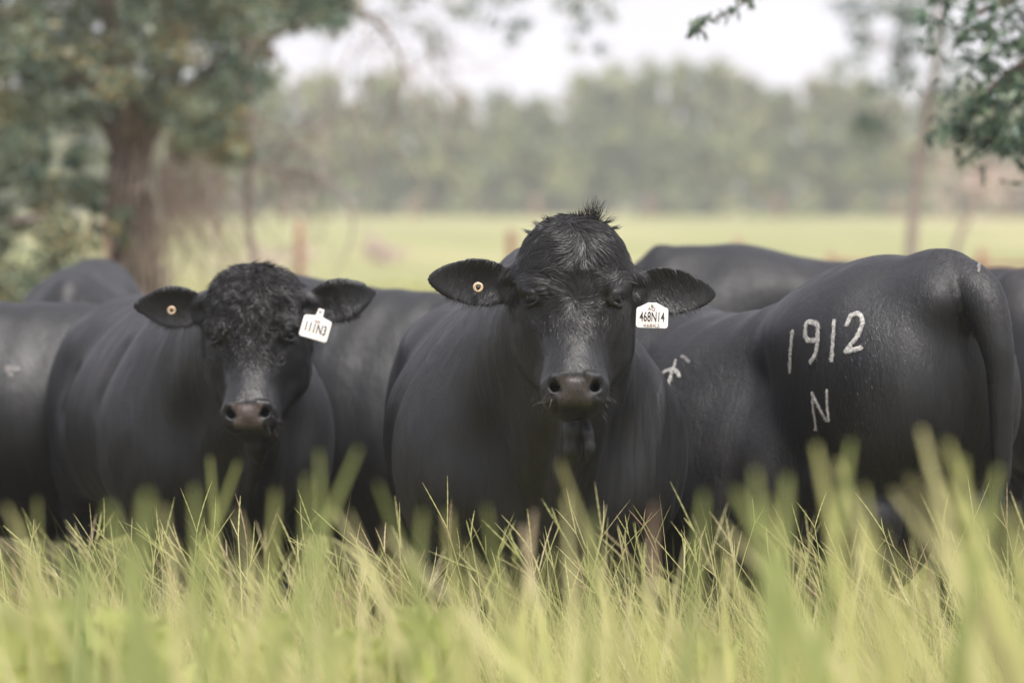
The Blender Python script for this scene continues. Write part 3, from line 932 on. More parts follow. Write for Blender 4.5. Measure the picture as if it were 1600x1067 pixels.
def ear_tag(b, px, outline, Wm, lean, lines, depth_b, nm='ear_tag'):
    """flat plastic tag hung in front of the ear. outline in metres (x right, z up) about its centre"""
    c = np.array(P(*px)) - b['at']
    c = c @ b['Rr']
    X = b['Rr'].T @ (rot_y(lean) @ np.array([1.0, 0, 0]))
    Z = b['Rr'].T @ (rot_y(lean) @ rot_x(R(-6)) @ np.array([0, 0, 1.0]))
    Y = np.cross(Z, X)
    t = 0.0011
    pts = []
    n = len(outline)
    for (x, z) in outline: pts.append((x, z))
    V, F = [], []
    cup = lambda x, z: -0.0 + 1.2 * x * x
    for s in (-1, 1):
        for sc, inn in ((1.0, 0), (0.93, 1)):
            for (x, z) in pts:
                V.append(c + X * x * sc + Z * z * sc + Y * (s * (t if inn else t * 0.6)))
    F4 = []
    for j in range(n):
        k = (j + 1) % n
        F4.append((j, k, n + k, n + j)); F4.append((2 * n + k, 2 * n + j, 3 * n + j, 3 * n + k)); F4.append((k, j, 2 * n + j, 2 * n + k))
    me = bpy.data.meshes.new(nm)
    fc = [tuple(range(n, 2 * n)), tuple(range(4 * n - 1, 3 * n - 1, -1))] + F4
    me.from_pydata([tuple(v) for v in V], [], fc)
    me.materials.append(M_TAG)
    o = bpy.data.objects.new(nm, me); COL.objects.link(o); o.parent = b['root']
    front = -Y if (b['Rr'] @ -Y)[1] < 0 else Y
    for (txt, size, x, z, mt, sx, bold) in lines:
        M = Matrix.Identity(4)
        for i in range(3):
            M[i][0] = X[i]; M[i][1] = Z[i]; M[i][2] = front[i]
            M[i][3] = (c + X * x + Z * z + front * (t + 0.0008))[i]
        text_mesh(txt, size, mt, 'tag_lettering', o, M, sx=sx, bold=bold)
    # stud pin that holds it
    top = max(z for x, z in outline)
    sp = c + Z * (top - 0.006) + front * 0.0025
    v, f_ = uv_sphere(sp, 0.0042, 10, 6)
    mesh_obj('tag_stud', v, f_, M_TAG, o)
    return o


def button(b, px, r=0.0145, label=None):
    c = (np.array(P(*px)) - b['at'])
    face = norm(np.array([[0.12, -1.0, 0.05]]))[0]
    ax = norm(np.cross(face, [0, 0, 1.0])[None])[0]; ay = np.cross(ax, face)
    V, F = [], []
    n, m = 24, 8
    for i in range(n):
        a = 2 * math.pi * i / n
        for j in range(m):
            ph = 2 * math.pi * j / m
            rr = r * 0.72 + r * 0.30 * math.cos(ph)
            V.append(c + ax * rr * math.cos(a) + ay * rr * math.sin(a) + face * 0.0032 * math.sin(ph))
    for i in range(n):
        for j in range(m):
            F.append((i * m + j, ((i + 1) % n) * m + j, ((i + 1) % n) * m + (j + 1) % m, i * m + (j + 1) % m))
    V = np.array(V) @ b['Rr']
    o = mesh_obj('ear_button', V, np.array(F), M_BUTTON, b['root'])
    v, f_ = uv_sphere((c + face * 0.001) @ b['Rr'], r * 0.42, 12, 6)
    mesh_obj('button_hole', v, f_, M_INK, o)


def rrect(w, h, r, cut=0.0, n=4):
    pts = []
    for cx, cy, a0 in ((w - r, -h + r, -90), (w - r, h - r - cut, 0), (-w + r, h - r - cut, 90), (-w + r, -h + r, 180)):
        for i in range(n + 1):
            a = R(a0 + 90 * i / n)
            pts.append((cx + r * math.cos(a), cy + r * math.sin(a)))
    return pts


T_ = __import__('time').time
t0 = T_()
# 1. the bull in focus, head square to the camera
h1 = P(897, 468, 10.95)
b1 = bull('bull', 'large black bull at the centre facing the camera, white ear tag reading 468N14',
          (0.085, 11.80), math.atan2(-0.99, 0.13), deep=0.04, Hs=1.0, Ws=1.08, Ls=0.95, res=0.013, fine=0.0048,
          head=dict(o=h1, yaw=0, pitch=R(0), roll=0, s=1.0, ear=[(0.052, 0), (0.012, 0)]), seed=1, hump=0.14, withers=0.10)
face_hair(b1, False, 11)
print('bull1', T_() - t0, len(b1['V']))

# 2. the smaller bull at the left
h2 = P(392, 527, 12.35)
b2 = bull('bull', 'smaller black bull with curly forehead facing the camera, white ear tag reading 111N3',
          (-1.01, 13.10), math.atan2(-0.94, 0.34), deep=0.04, Hs=0.95, Ws=0.95, Ls=0.97, res=0.014, fine=0.006,
          head=dict(o=h2, yaw=R(-4), pitch=R(2), roll=R(-2), s=0.96, ear=[(0.105, 0), (0.130, 0)], earz=0.055, wide=0.172, curly=True, small_lap=True), seed=4, pale=0.75)
face_hair(b2, True, 21)
print('bull2', T_() - t0)

# 3. the branded bull seen from behind at the right
th = math.atan2(0.775, -0.63)
fw = np.array([math.cos(th), math.sin(th)])
rump = np.array(P(1512, 400, 11.7))[:2]
w3 = rump + fw * 1.46
b3 = bull('bull', 'black bull turned away with white 1912 and N branded on its side, tail hanging',
          (w3[0], w3[1]), th, Hs=0.945, Ws=1.05, Ls=1.0, res=0.0115, tail='full', rise=0.44, saddle=0.085, deep=0.12, seed=7, neck_low=0.25)
print('bull3', T_() - t0)

def side_bull(label, px_withers, d, topz, heading, seed, Ls=1.0, Ws=1.0, **kw):
    X = (px_withers - CX) / FPX * d
    return bull('bull', label, (X, d), heading, Hs=topz / 1.125, Ws=Ws, Ls=Ls, res=0.02, seed=seed, **kw)

b4 = side_bull('black bull cut by the left edge of the photo, faint grey brand on its side', 40 - 200, 14.5, 1.035, R(180 + 8), 11, neck_low=0.3, deep=0.12)
b5 = side_bull('black bull far back at the left, only its rounded rump showing below the oak trunk', 152, 17.9, 1.12, R(91), 13, neck_low=0.6, Ws=0.70, deep=0.1)
b6 = side_bull('black bull standing broadside behind the 111N3 ear tag, between the two facing bulls', 430, 14.8, 1.09, R(180 - 22), 17, neck_low=0.45, deep=0.14)
b7 = side_bull('black bull with only its long sloping back showing behind the branded bull', 1570, 15.6, 1.09, R(8), 19, slope=0.135, neck_low=0.3, deep=0.1)
b8 = side_bull('black bull cut off by the right edge of the photo, behind the branded rump', 2165, 14.2, 1.20, R(8), 23, deep=0.1)
print('bulls', T_() - t0)

# tail switch of the branded bull
rng = np.random.default_rng(5)
n = 1400
base = np.array(b3['B'](-1.595, 0.0, 0.44))
rs = base + rng.normal(0, 1, (n, 3)) * np.array([0.010, 0.010, 0.035])
dn = norm(np.array([-0.05, -0.05, -1.0]) + rng.normal(0, 0.10, (n, 3)) * np.array([1, 1.3, 0.5]))
hair_strands('tail_switch', rs, dn, norm(rng.normal(0, 1, (n, 3))), rng.uniform(0.10, 0.30, n), np.full(n, 0.0013), M_HAIR, b3['root'], curl=0.22, lift=0, segs=6, seed=3)

# short coat standing off the outline of the branded bull's rump and tail
p, nr = sample_surface(b3['V'], b3['Q'], 16000, lambda c: (c[:, 0] < 0.2) * (c[:, 2] > 0.3) * (0.08 + 1.9 * (c[:, 0] < -1.25)), 5)
d = np.tile(np.array([-0.5, 0, -1.0]), (len(p), 1)) + rng.normal(0, 0.15, (len(p), 3))
d = norm(d - nr * np.sum(d * nr, 1, keepdims=True))
hair_strands('short_hair', p, d, nr, rng.uniform(0.006, 0.014, len(p)), rng.uniform(0.0005, 0.0009, len(p)), M_HAIR, b3['root'], curl=0.15, lift=0.09, segs=2, seed=9)

# brands on the right hand bull
brand(b3, [[(1239, 515), (1236, 548), (1235, 580)]], 12, 0.0052, seed=1)
brand(b3, [[(1276, 504), (1262, 503), (1259, 520), (1263, 530), (1276, 529), (1279, 512), (1276, 504)], [(1278, 506), (1278, 535), (1273, 556), (1266, 566)]], 12, 0.0056, seed=2)
brand(b3, [[(1304, 500), (1302, 530), (1300, 563)]], 12, 0.0052, seed=3)
brand(b3, [[(1323, 508), (1330, 493), (1342, 490), (1348, 503), (1340, 524), (1328, 540), (1322, 548)], [(1321, 548), (1334, 546), (1347, 542)]], 12, 0.0056, seed=4)
brand(b3, [[(1270, 612), (1272, 640), (1276, 670)], [(1270, 613), (1281, 636), (1292, 655)], [(1293, 608), (1293, 632), (1296, 655)]], 12, 0.0036, seed=5)
brand(b3, [[(1031, 590), (1038, 581), (1048, 577), (1057, 579), (1062, 587)], [(1057, 562), (1050, 582), (1043, 606)]], 12, 0.0052, seed=6)
brand(b3, [[(1065, 556), (1071, 559), (1077, 565)]], 12, 0.004, mat=M_BRANDG, seed=7)
brand(b3, [[(1527, 417), (1530, 411), (1538, 407)], [(1530, 411), (1528, 424)]], 12, 0.0018, mat=M_BRANDG, seed=8)
brand(b4, [[(9, 574), (20, 576), (32, 577)], [(11, 577), (18, 588)]], 14.5, 0.008, mat=M_BRANDG, seed=9)

# ear tags and buttons
ds = 10.95 / FPX
ear_tag(b1, (1019, 493, 11.035), rrect(0.046, 0.036, 0.009, 0.012) [:10] + [(0.012, 0.037), (-0.012, 0.037)] + rrect(0.046, 0.036, 0.009, 0.012)[10:], 0, R(2),
        [('468N14', 0.040, 0.0, -0.005, M_INK, 0.55, 0.0003), ('468K2', 0.0135, -0.001, -0.029, M_INKF, 1.35, 0.0), ('AQ', 0.013, -0.002, 0.019, M_INKF, 1.2, 0.0)], 0)
o2 = rrect(0.046, 0.044, 0.008, 0.018)
ear_tag(b2, (494, 509, 12.22), o2[:10] + [(0.013, 0.032), (0.011, 0.056), (-0.007, 0.056), (-0.011, 0.032)] + o2[10:], 0, R(16),
        [('111N3', 0.043, 0.0, -0.010, M_INK, 0.62, 0.0005), ('468', 0.010, 0.0, 0.014, M_INKF, 1.3, 0.0)], 0)
button(b1, (747, 449, 11.06), 0.0150)
button(b2, (268, 485, 12.45), 0.0140)
print('bulls+', T_() - t0)
# ------------------------------------------------------------------ ground and haze
def ground_material():
    m, nt, b, out = new_mat('meadow_ground')
    L = nt.links
    tc = nt.nodes.new('ShaderNodeTexCoord')
    def nz(scale, detail, stretch=(1, 1, 1)):
        mp = nt.nodes.new('ShaderNodeMapping'); mp.inputs['Scale'].default_value = stretch
        n = nt.nodes.new('ShaderNodeTexNoise'); n.inputs['Scale'].default_value = scale; n.inputs['Detail'].default_value = detail
        L.new(tc.outputs['Object'], mp.inputs['Vector']); L.new(mp.outputs['Vector'], n.inputs['Vector'])
        return n.outputs['Fac']
    c1 = ramp(nt, nz(0.35, 8, (0.6, 0.12, 1)), [(0.3, (0.20, 0.22, 0.085)), (0.55, (0.275, 0.27, 0.12)), (0.72, (0.36, 0.315, 0.19))])
    c2 = ramp(nt, nz(0.12, 5, (0.5, 0.15, 1)), [(0.38, (0.16, 0.18, 0.080)), (0.62, (0.35, 0.31, 0.175))])
    mx = nt.nodes.new('ShaderNodeMix'); mx.data_type = 'RGBA'; mx.inputs['Factor'].default_value = 0.5
    L.new(c1, mx.inputs['A']); L.new(c2, mx.inputs['B'])
    # soil and thatch, darkened to paint in the shade under the herd, ragged edge
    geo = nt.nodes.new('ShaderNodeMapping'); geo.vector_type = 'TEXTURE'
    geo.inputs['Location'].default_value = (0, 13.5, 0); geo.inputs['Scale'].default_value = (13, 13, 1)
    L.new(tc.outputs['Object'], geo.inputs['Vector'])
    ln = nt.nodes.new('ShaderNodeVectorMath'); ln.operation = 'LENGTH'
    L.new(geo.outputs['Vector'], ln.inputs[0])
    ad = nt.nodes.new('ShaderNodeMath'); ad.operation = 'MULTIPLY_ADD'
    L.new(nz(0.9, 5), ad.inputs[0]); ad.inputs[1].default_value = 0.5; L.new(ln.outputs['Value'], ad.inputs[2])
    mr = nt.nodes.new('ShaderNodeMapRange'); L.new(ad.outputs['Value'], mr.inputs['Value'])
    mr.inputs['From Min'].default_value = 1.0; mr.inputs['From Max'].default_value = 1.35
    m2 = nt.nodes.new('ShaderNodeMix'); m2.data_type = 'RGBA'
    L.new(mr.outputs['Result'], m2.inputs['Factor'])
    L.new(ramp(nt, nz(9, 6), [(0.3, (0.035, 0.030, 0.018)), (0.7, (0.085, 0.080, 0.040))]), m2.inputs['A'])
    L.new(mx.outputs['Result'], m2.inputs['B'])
    L.new(m2.outputs['Result'], b.inputs['Base Color'])
    set_in(b, Roughness=0.95, Specular_IOR_Level=0.1)
    bp = nt.nodes.new('ShaderNodeBump'); bp.inputs['Distance'].default_value = 0.08
    L.new(nz(6, 6), bp.inputs['Height']); L.new(bp.outputs['Normal'], b.inputs['Normal'])
    return m


xs = np.concatenate([np.linspace(-450, -20, 30), np.linspace(-18, 18, 60), np.linspace(20, 450, 30)])
ys = np.concatenate([np.linspace(-40, 0, 6), np.linspace(1, 60, 90), np.linspace(63, 640, 60)])
gx, gy = np.meshgrid(xs, ys)
gp = np.stack([gx * 0.25, gy * 0.25, gx * 0], -1)
gz = 0.03 * vnoise(gp) * np.clip(1 - np.hypot(gx, gy - 12) / 60, 0, 1) - 0.02 + 0.25 * vnoise(gp * 0.07 + 5) * sstep(gy, 60, 160) * sstep(-gy, -640, -500)
V = np.stack([gx, gy, gz], -1).reshape(-1, 3)
nx_ = len(xs)
ii = (np.arange(len(ys) - 1)[:, None] * nx_ + np.arange(nx_ - 1)[None]).ravel()
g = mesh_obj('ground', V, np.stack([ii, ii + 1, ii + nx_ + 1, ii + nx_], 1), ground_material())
tag(g, kind='structure')

if 'nohaze' not in DBG:
    hz = bpy.data.materials.new('haze_air'); hz.use_nodes = True
    nt = hz.node_tree
    for n in list(nt.nodes):
        if n.type == 'BSDF_PRINCIPLED': nt.nodes.remove(n)
    pv = nt.nodes.new('ShaderNodeVolumePrincipled')
    pv.inputs['Color'].default_value = (0.92, 0.92, 0.99, 1)
    pv.inputs['Density'].default_value = 0.0010
    pv.inputs['Anisotropy'].default_value = 0.2
    nt.links.new(pv.outputs['Volume'], nt.nodes['Material Output'].inputs['Volume'])
    bm_v = [(x, y, z) for x in (-470, 470) for y in (-60, 660) for z in (-1.3, 24)]
    F = [(0, 1, 3, 2), (4, 6, 7, 5), (0, 4, 5, 1), (2, 3, 7, 6), (0, 2, 6, 4), (1, 5, 7, 3)]
    hb = mesh_obj('haze', np.array(bm_v, float), np.array(F), hz, smooth=False)
    tag(hb, kind='stuff')

# ------------------------------------------------------------------ grass
M_GRASS = blade_material('yellow_green_grass', [(0.0, (0.10, 0.13, 0.06)), (0.24, (0.38, 0.395, 0.14)), (0.6, (0.62, 0.605, 0.245)), (0.86, (0.74, 0.67, 0.39)), (1.0, (0.55, 0.38, 0.30))], 0.5)
M_STALK = blade_material('seed_stalk', [(0.0, (0.42, 0.45, 0.17)), (0.5, (0.60, 0.59, 0.28)), (0.8, (0.66, 0.59, 0.36)), (1.0, (0.52, 0.36, 0.28))], 0.35)
M_TALL = blade_material('tall_coarse_blade', [(0.0, (0.22, 0.28, 0.11)), (0.3, (0.42, 0.45, 0.16)), (0.6, (0.64, 0.62, 0.26)), (0.90, (0.62, 0.56, 0.32)), (1.0, (0.44, 0.30, 0.23))], 0.45)
M_WEED = blade_material('pale_broad_leaf', [(0.0, (0.50, 0.56, 0.18)), (1.0, (0.66, 0.68, 0.29))], 0.5)


def blades(n, ymin, ymax, hmin, hmax, wid, lean=(-0.25, 0.0), lean_sd=0.28, segs=4, seed=0, tuft=0.0, xmarg=0.25, power=1.0):
    rng = np.random.default_rng(seed)
    y = ymin + (ymax - ymin) * rng.uniform(0, 1, n) ** power
    hw = y * (CX / FPX) + xmarg
    x = rng.uniform(-1, 1, n) * hw
    if tuft:
        k = max(n // 14, 1)
        ti = rng.integers(0, k, n)
        x = x[ti] + rng.normal(0, tuft, n); y = y[ti] + rng.normal(0, tuft, n)
    h = rng.uniform(hmin, hmax, n)
    patch = 0.75 + 0.25 * (vnoise(np.stack([x * 1.7, y * 1.2, x * 0 + seed], 1)) + 1)
    h = h * patch
    dx = lean[0] + rng.normal(0, lean_sd, n); dy = lean[1] + rng.normal(0, lean_sd, n)
    t = np.linspace(0, 1, segs + 1)[None, :]
    bend = rng.uniform(0.3, 1.6, n)[:, None]
    X = x[:, None] + dx[:, None] * h[:, None] * (0.35 * t + 0.65 * t ** 2 * bend)
    Y = y[:, None] + dy[:, None] * h[:, None] * (0.35 * t + 0.65 * t ** 2 * bend)
    sag = (dx ** 2 + dy ** 2)[:, None] * 0.35 * t ** 2 * bend ** 2
    Z = h[:, None] * (t - sag * 0.6) - 0.02
    Pt = np.stack([X, Y, Z], -1)
    W = (wid * rng.uniform(0.6, 1.3, n))[:, None] * np.clip(1.15 - t ** 1.6 * 1.12, 0.03, 1)
    a = rng.uniform(0, np.pi, n)
    sd = np.stack([np.cos(a), np.sin(a), 0 * a], 1)
    V, F = ribbons(Pt, W, sd)
    rnd = np.clip(rng.beta(1.3, 1.5, n) * 0.88 + 0.12 * (vnoise(np.stack([x * 2, y * 2, x * 0 + 9], 1)) + 0.5), 0, 1)
    # bases are darker old leaves, tips are younger: a property of each blade
    rr = np.repeat(rnd, (segs + 1) * 2)
    return V, F, rr


def grass_object(name, sets, mat):
    Vs, Fs, Rs, o = [], [], [], 0
    for V, F, r in sets:
        Vs.append(V); Fs.append(F + o); Rs.append(r); o += len(V)
    ob = mesh_obj(name, np.concatenate(Vs), np.concatenate(Fs), mat, attrs={'rnd': np.concatenate(Rs)})
    tag(ob, kind='stuff')
    return ob


if 'nograss' not in DBG:
    g = grass_object('meadow_grass', [
        blades(8500, 7.6, 9.6, 0.18, 0.40, 0.0024, seed=1, tuft=0.05, lean_sd=0.42),
        blades(19000, 9.6, 11.6, 0.12, 0.36, 0.0021, seed=2, tuft=0.05, lean_sd=0.45, segs=5),
        blades(2600, 8.6, 11.0, 0.34, 0.62, 0.0013, seed=8, lean=(-0.5, 0), lean_sd=0.50, segs=7),
        blades(9000, 11.6, 14.0, 0.08, 0.22, 0.0030, seed=6, tuft=0.06),
        blades(3400, 5.4, 7.6, 0.38, 0.66, 0.0030, seed=3, tuft=0.05, lean=(-0.3, 0), lean_sd=0.30, segs=6),
        blades(9000, 14.0, 24.0, 0.08, 0.18, 0.006, seed=4, tuft=0.1, xmarg=1.5),
        blades(16000, 24.0, 62.0, 0.06, 0.20, 0.012, seed=5, tuft=0.2, xmarg=3, segs=3),
    ], M_GRASS)
    g['label'] = 'tall yellow-green meadow grass round the bulls'

    # thin flowering stalks ending in a V of two seed spikes
    def seed_stalks(n, ymin, ymax, hmin, hmax, seed):
        rng = np.random.default_rng(seed)
        y = rng.uniform(ymin, ymax, n); x = rng.uniform(-1, 1, n) * (y * CX / FPX + 0.15)
        h = rng.uniform(hmin, hmax, n)
        dx = -0.22 + rng.normal(0, 0.30, n); dy = rng.normal(0, 0.15, n)
        segs = 6
        t = np.linspace(0, 1, segs + 1)[None]
        bend = rng.uniform(0.5, 1.4, n)[:, None]
        k = 0.4 * t + 0.6 * t ** 2 * bend
        Pt = np.stack([x[:, None] + dx[:, None] * h[:, None] * k, y[:, None] + dy[:, None] * h[:, None] * k, h[:, None] * t * (1 - 0.12 * t * bend * dx[:, None] ** 2)], -1)
        W = np.full((n, segs + 1), 0.00105) * rng.uniform(0.8, 1.3, n)[:, None]
        sd = np.tile(np.array([1.0, 0, 0]), (n, 1))
        out = []
        rnd = rng.beta(2, 2.2, n)
        V, F = ribbons(Pt, W, sd); out.append((V, F, np.repeat(rnd, (segs + 1) * 2)))
        V, F = ribbons(Pt, W, np.tile(np.array([0, 1.0, 0]), (n, 1))); out.append((V, F, np.repeat(rnd, (segs + 1) * 2)))
        tip = Pt[:, -1]; dr = norm(Pt[:, -1] - Pt[:, -2])
        for s in (-1, 1, 0):
            m = np.ones(n, bool) if s else rng.uniform(0, 1, n) < 0.12
            if s: m &= rng.uniform(0, 1, n) < 0.88
            idx = np.nonzero(m)[0]; N = len(idx)
            L = rng.uniform(0.04, 0.15, N)
            sp = s * rng.uniform(0.03, 0.5, N)
            az = rng.uniform(0, 2 * np.pi, n)[idx] if s == 0 else np.zeros(N)
            ax_ = norm(np.stack([np.ones(N), rng.normal(0, 0.5, N), np.zeros(N)], 1))
            S = 12
            tt = np.linspace(0, 1, S + 1)[None, :, None]
            base = tip[idx] - dr[idx] * (0.02 if s == 0 else 0)
            dirs = norm(dr[idx] + ax_ * sp[:, None])
            crv = ax_ * (s * rng.uniform(-0.1, 0.25, N))[:, None]
            Pt2 = base[:, None] + dirs[:, None] * L[:, None, None] * tt + crv[:, None] * L[:, None, None] * tt ** 2 * 0.5
            bump = 1 + 0.35 * np.where(np.arange(S + 1) % 2 == 0, 1, -0.7)
            W2 = 0.00125 * bump[None] * np.clip(1.25 - np.linspace(0, 1, S + 1) ** 3, 0.25, 1)[None] * rng.uniform(0.8, 1.3, N)[:, None]
            for sdv in ((1.0, 0.1, 0.3), (0.1, 1.0, 0)):
                V, F = ribbons(Pt2, W2, norm(np.tile(np.array(sdv), (N, 1))))
                out.append((V, F, np.repeat(np.clip(rnd[idx] + 0.12, 0, 1), (S + 1) * 2)))
        return out
    g = grass_object('seed_stalks', seed_stalks(230, 9.9, 11.2, 0.30, 0.54, 1) + seed_stalks(170, 8.6, 10.0, 0.36, 0.62, 2) + seed_stalks(40, 11.2, 12.0, 0.25, 0.42, 3), M_STALK)
    g['label'] = 'thin flowering grass stalks ending in a V of two seed spikes'

    # coarse tall blades close to the camera, far out of focus
    def tall(specs, seed):
        rng = np.random.default_rng(seed); out = []
        for (px, py, d, wid, lean, col) in specs:
            if d < 6.6 and len(specs) > 300 and wid > 0.0045 and py < 860:
                d = 5.1 + (d - 4) * 0.45; wid *= 0.75; col = max(col, 0.2)
            top = np.array(P(px, py, d))
            S = 9
            t = np.linspace(0, 1, S)
            hx = top[2] * math.tan(R(lean))
            base = np.array([top[0] - hx, d + rng.uniform(-0.1, 0.1), 0.0])
            X = base[0] + (top[0] - base[0]) * (0.55 * t + 0.45 * t ** 2)
            Y = base[1] + (top[1] - base[1]) * t
            Z = top[2] * (t * 1.06 - 0.06 * t ** 2)
            W = wid * 1.9 * np.clip(1.1 - t ** 4, 0.2, 1) * (0.30 + 0.70 * sstep(t, 0.35, 0.8))
            V, F = ribbons(np.stack([X, Y, Z], -1)[None], W[None], norm(np.array([[1.0, rng.uniform(-.5, .5), 0]])))
            cc = np.full(S, col) if col < 0.9 else 0.45 + (col - 0.45) * sstep(t, 0.72, 0.9)
            out.append((V, F, np.repeat(cc, 2)))
        return out
    sp = [  # photo x, y of the tip, distance, half width, lean, colour
        (328, 715, 6.9, 0.0048, -3, 0.3), (372, 722, 6.6, 0.0050, 14, 0.3), (498, 705, 6.0, 0.0065, -2, 0.05), (560, 700, 5.7, 0.008, 16, 0.05),
        (590, 755, 5.9, 0.008, -14, 0.15), (303, 760, 5.4, 0.009, -2, 0.2), (255, 790, 5.6, 0.007, -4, 0.7), (430, 768, 5.6, 0.008, 2, 0.35),
        (480, 745, 5.2, 0.008, 0, 0.1), (875, 722, 6.4, 0.0062, -14, 0.68), (885, 775, 5.9, 0.0070, -2, 0.75), (1022, 788, 6.3, 0.0065, 1, 1.0),
        (930, 800, 5.9, 0.007, 2, 0.2), (835, 798, 6.9, 0.006, 4, 0.97), (815, 820, 7.0, 0.006, -8, 0.95), (700, 800, 5.3, 0.009, -3, 0.5),
        (1180, 735, 4.3, 0.011, -4, 0.05), (1150, 765, 4.5, 0.012, -18, 0.0), (1230, 745, 4.5, 0.013, 2, 0.1), (1200, 780, 4.7, 0.010, -8, 0.45),
        (1275, 695, 5.0, 0.010, -8, 0.55), (1310, 720, 5.2, 0.010, -12, 0.65), (1440, 670, 5.0, 0.011, -10, 0.75), (1420, 745, 5.2, 0.010, -20, 0.75),
        (1395, 765, 5.4, 0.011, -26, 0.85), (1400, 780, 5.8, 0.009, -30, 0.7), (1505, 715, 5.1, 0.010, -2, 0.35), (1545, 770, 5.2, 0.010, -14, 0.35),
        (1480, 755, 5.5, 0.012, -16, 0.6), (1350, 760, 5.0, 0.009, -6, 0.55), (1330, 690, 5.1, 0.010, 6, 0.2), (10, 790, 5.9, 0.007, -16, 0.7), (58, 780, 6.4, 0.006, 0, 0.4),
        (30, 805, 6.2, 0.006, -6, 0.4), (170, 790, 4.0, 0.016, -10, 0.1), (230, 770, 3.8, 0.016, 4, 0.1), (110, 860, 4.1, 0.014, -4, 0.1), (150, 850, 4.4, 0.012, 6, 0.2),
        (370, 800, 5.8, 0.007, -12, 0.75), (520, 790, 6.6, 0.005, -20, 0.75), (545, 800, 6.4, 0.006, -16, 0.8), (600, 830, 5.6, 0.008, -34, 0.9),
        (660, 800, 5.4, 0.009, 3, 0.2), (1130, 820, 5.6, 0.009, -30, 0.8), (1160, 840, 5.4, 0.009, -38, 0.75), (760, 790, 5.7, 0.006, -6, 0.2),
        (1480, 690, 4.6, 0.010, -14, 0.5), (1580, 790, 5.3, 0.010, -10, 0.5), (1560, 730, 4.8, 0.012, 8, 0.1), (1100, 770, 4.9, 0.010, 4, 0.15)]
    rng = np.random.default_rng(77)
    for i in range(300):
        px = rng.uniform(-60, 1660); rt = 0.6 if px < 1080 else 1.0
        sp.append((px, rng.uniform(835, 985) - (30 if px > 1100 else 0), rng.uniform(5.6, 8.6), rng.uniform(0.0010, 0.0030), rng.normal(-12, 14), rng.uniform(0.35, 0.92)))
    g = grass_object('tall_foreground_grass', tall(sp, 3), M_TALL)
    g['label'] = 'coarse grass blades close to the camera, far out of focus'

    # pale broad leafed plants low in the frame
    def weed(px, py, d, n, size, label, seed):
        rng = np.random.default_rng(seed)
        c = np.array(P(px, py, d))
        root = empty('leafy_weed', (c[0], c[1], 0))
        tag(root, label, 'plant', 'pale broad-leafed plants in the grass')
        for i in range(n):
            a = rng.uniform(0, 2 * np.pi)
            hgt = c[2] * rng.uniform(0.78, 1.03) if i else c[2]
            out_ = size * rng.uniform(0.2, 0.9)
            S = 8; t = np.linspace(0, 1, S)
            X = math.cos(a) * out_ * t ** 1.5; Y = math.sin(a) * out_ * t ** 1.5 * 0.6
            Z = hgt * np.sin(t * 1.6) / math.sin(1.6)
            W = size * 0.30 * np.sin(np.pi * np.clip(t * 0.98 + 0.02, 0, 1)) ** 0.75 * sstep(t, 0.05, 0.55) + 0.002
            s_ = norm(np.array([[1.0, rng.uniform(-0.5, 0.5), 0.1]]))
            V1, F1 = ribbons(np.stack([X, Y, Z], -1)[None], W[None], s_)
            # raised mid rib gives each leaf a fold
            V2 = V1.reshape(-1, 2, 3); mid = V2.mean(1) + np.array([0, 0.012, -0.004])
            VV = np.concatenate([V2[:, 0], mid, V2[:, 1]])
            F = [(k, k + 1, S + k + 1, S + k) for k in range(S - 1)] + [(S + k, S + k + 1, 2 * S + k + 1, 2 * S + k) for k in range(S - 1)]
            mesh_obj('leaf', VV, np.array(F), M_WEED, root, attrs={'rnd': np.full(len(VV), rng.uniform(0, 1))})
    weed(110, 935, 8.0, 26, 0.24, 'pale green broad-leafed plant low in the left corner below the smaller facing bull', 1)
    weed(215, 960, 7.9, 18, 0.17, 'lime green broad-leafed plant in the grass beside the larger left clump', 2)
    weed(420, 955, 8.6, 12, 0.11, 'pale broad-leafed plant below the chest of the curly bull', 3)
    weed(660, 945, 8.5, 12, 0.12, 'pale broad-leafed plant left of the centre bull, below its flank', 4)
    weed(600, 990, 8.2, 20, 0.20, 'lime green broad-leafed plant at the bottom edge left of centre', 5)
    weed(1118, 980, 9.0, 9, 0.08, 'slim pale green leafed plant in front of the branded bull', 6)
    weed(1295, 1000, 9.0, 8, 0.07, 'small pale leafed plant at the bottom edge right of centre', 7)
    weed(345, 980, 9.0, 8, 0.08, 'small pale green leafed plant between two larger left clumps', 8)

# ------------------------------------------------------------------ leaves, trees
M_LEAF = blade_material('oak_leaf', [(0.0, (0.030, 0.065, 0.052)), (0.35, (0.07, 0.115, 0.085)), (0.65, (0.16, 0.205, 0.14)), (0.985, (0.36, 0.39, 0.26)), (1.0, (0.34, 0.27, 0.13))], 0.35, 0.35)
M_LEAF2 = blade_material('glossy_near_leaf', [(0.0, (0.04, 0.085, 0.06)), (0.5, (0.10, 0.16, 0.10)), (0.9, (0.22, 0.28, 0.15)), (1.0, (0.34, 0.20, 0.10))], 0.28, 0.35)
M_FAR = blade_material('far_tree_leaf', [(0.0, (0.08, 0.11, 0.06)), (0.5, (0.20, 0.235, 0.095)), (0.85, (0.34, 0.36, 0.14)), (1.0, (0.30, 0.25, 0.15))], 0.25, 0.6)
M_VINE = simple_mat('dead_vine', (0.42, 0.31, 0.27), rough=0.9, noise_scale=5, col2=(0.62, 0.51, 0.45))


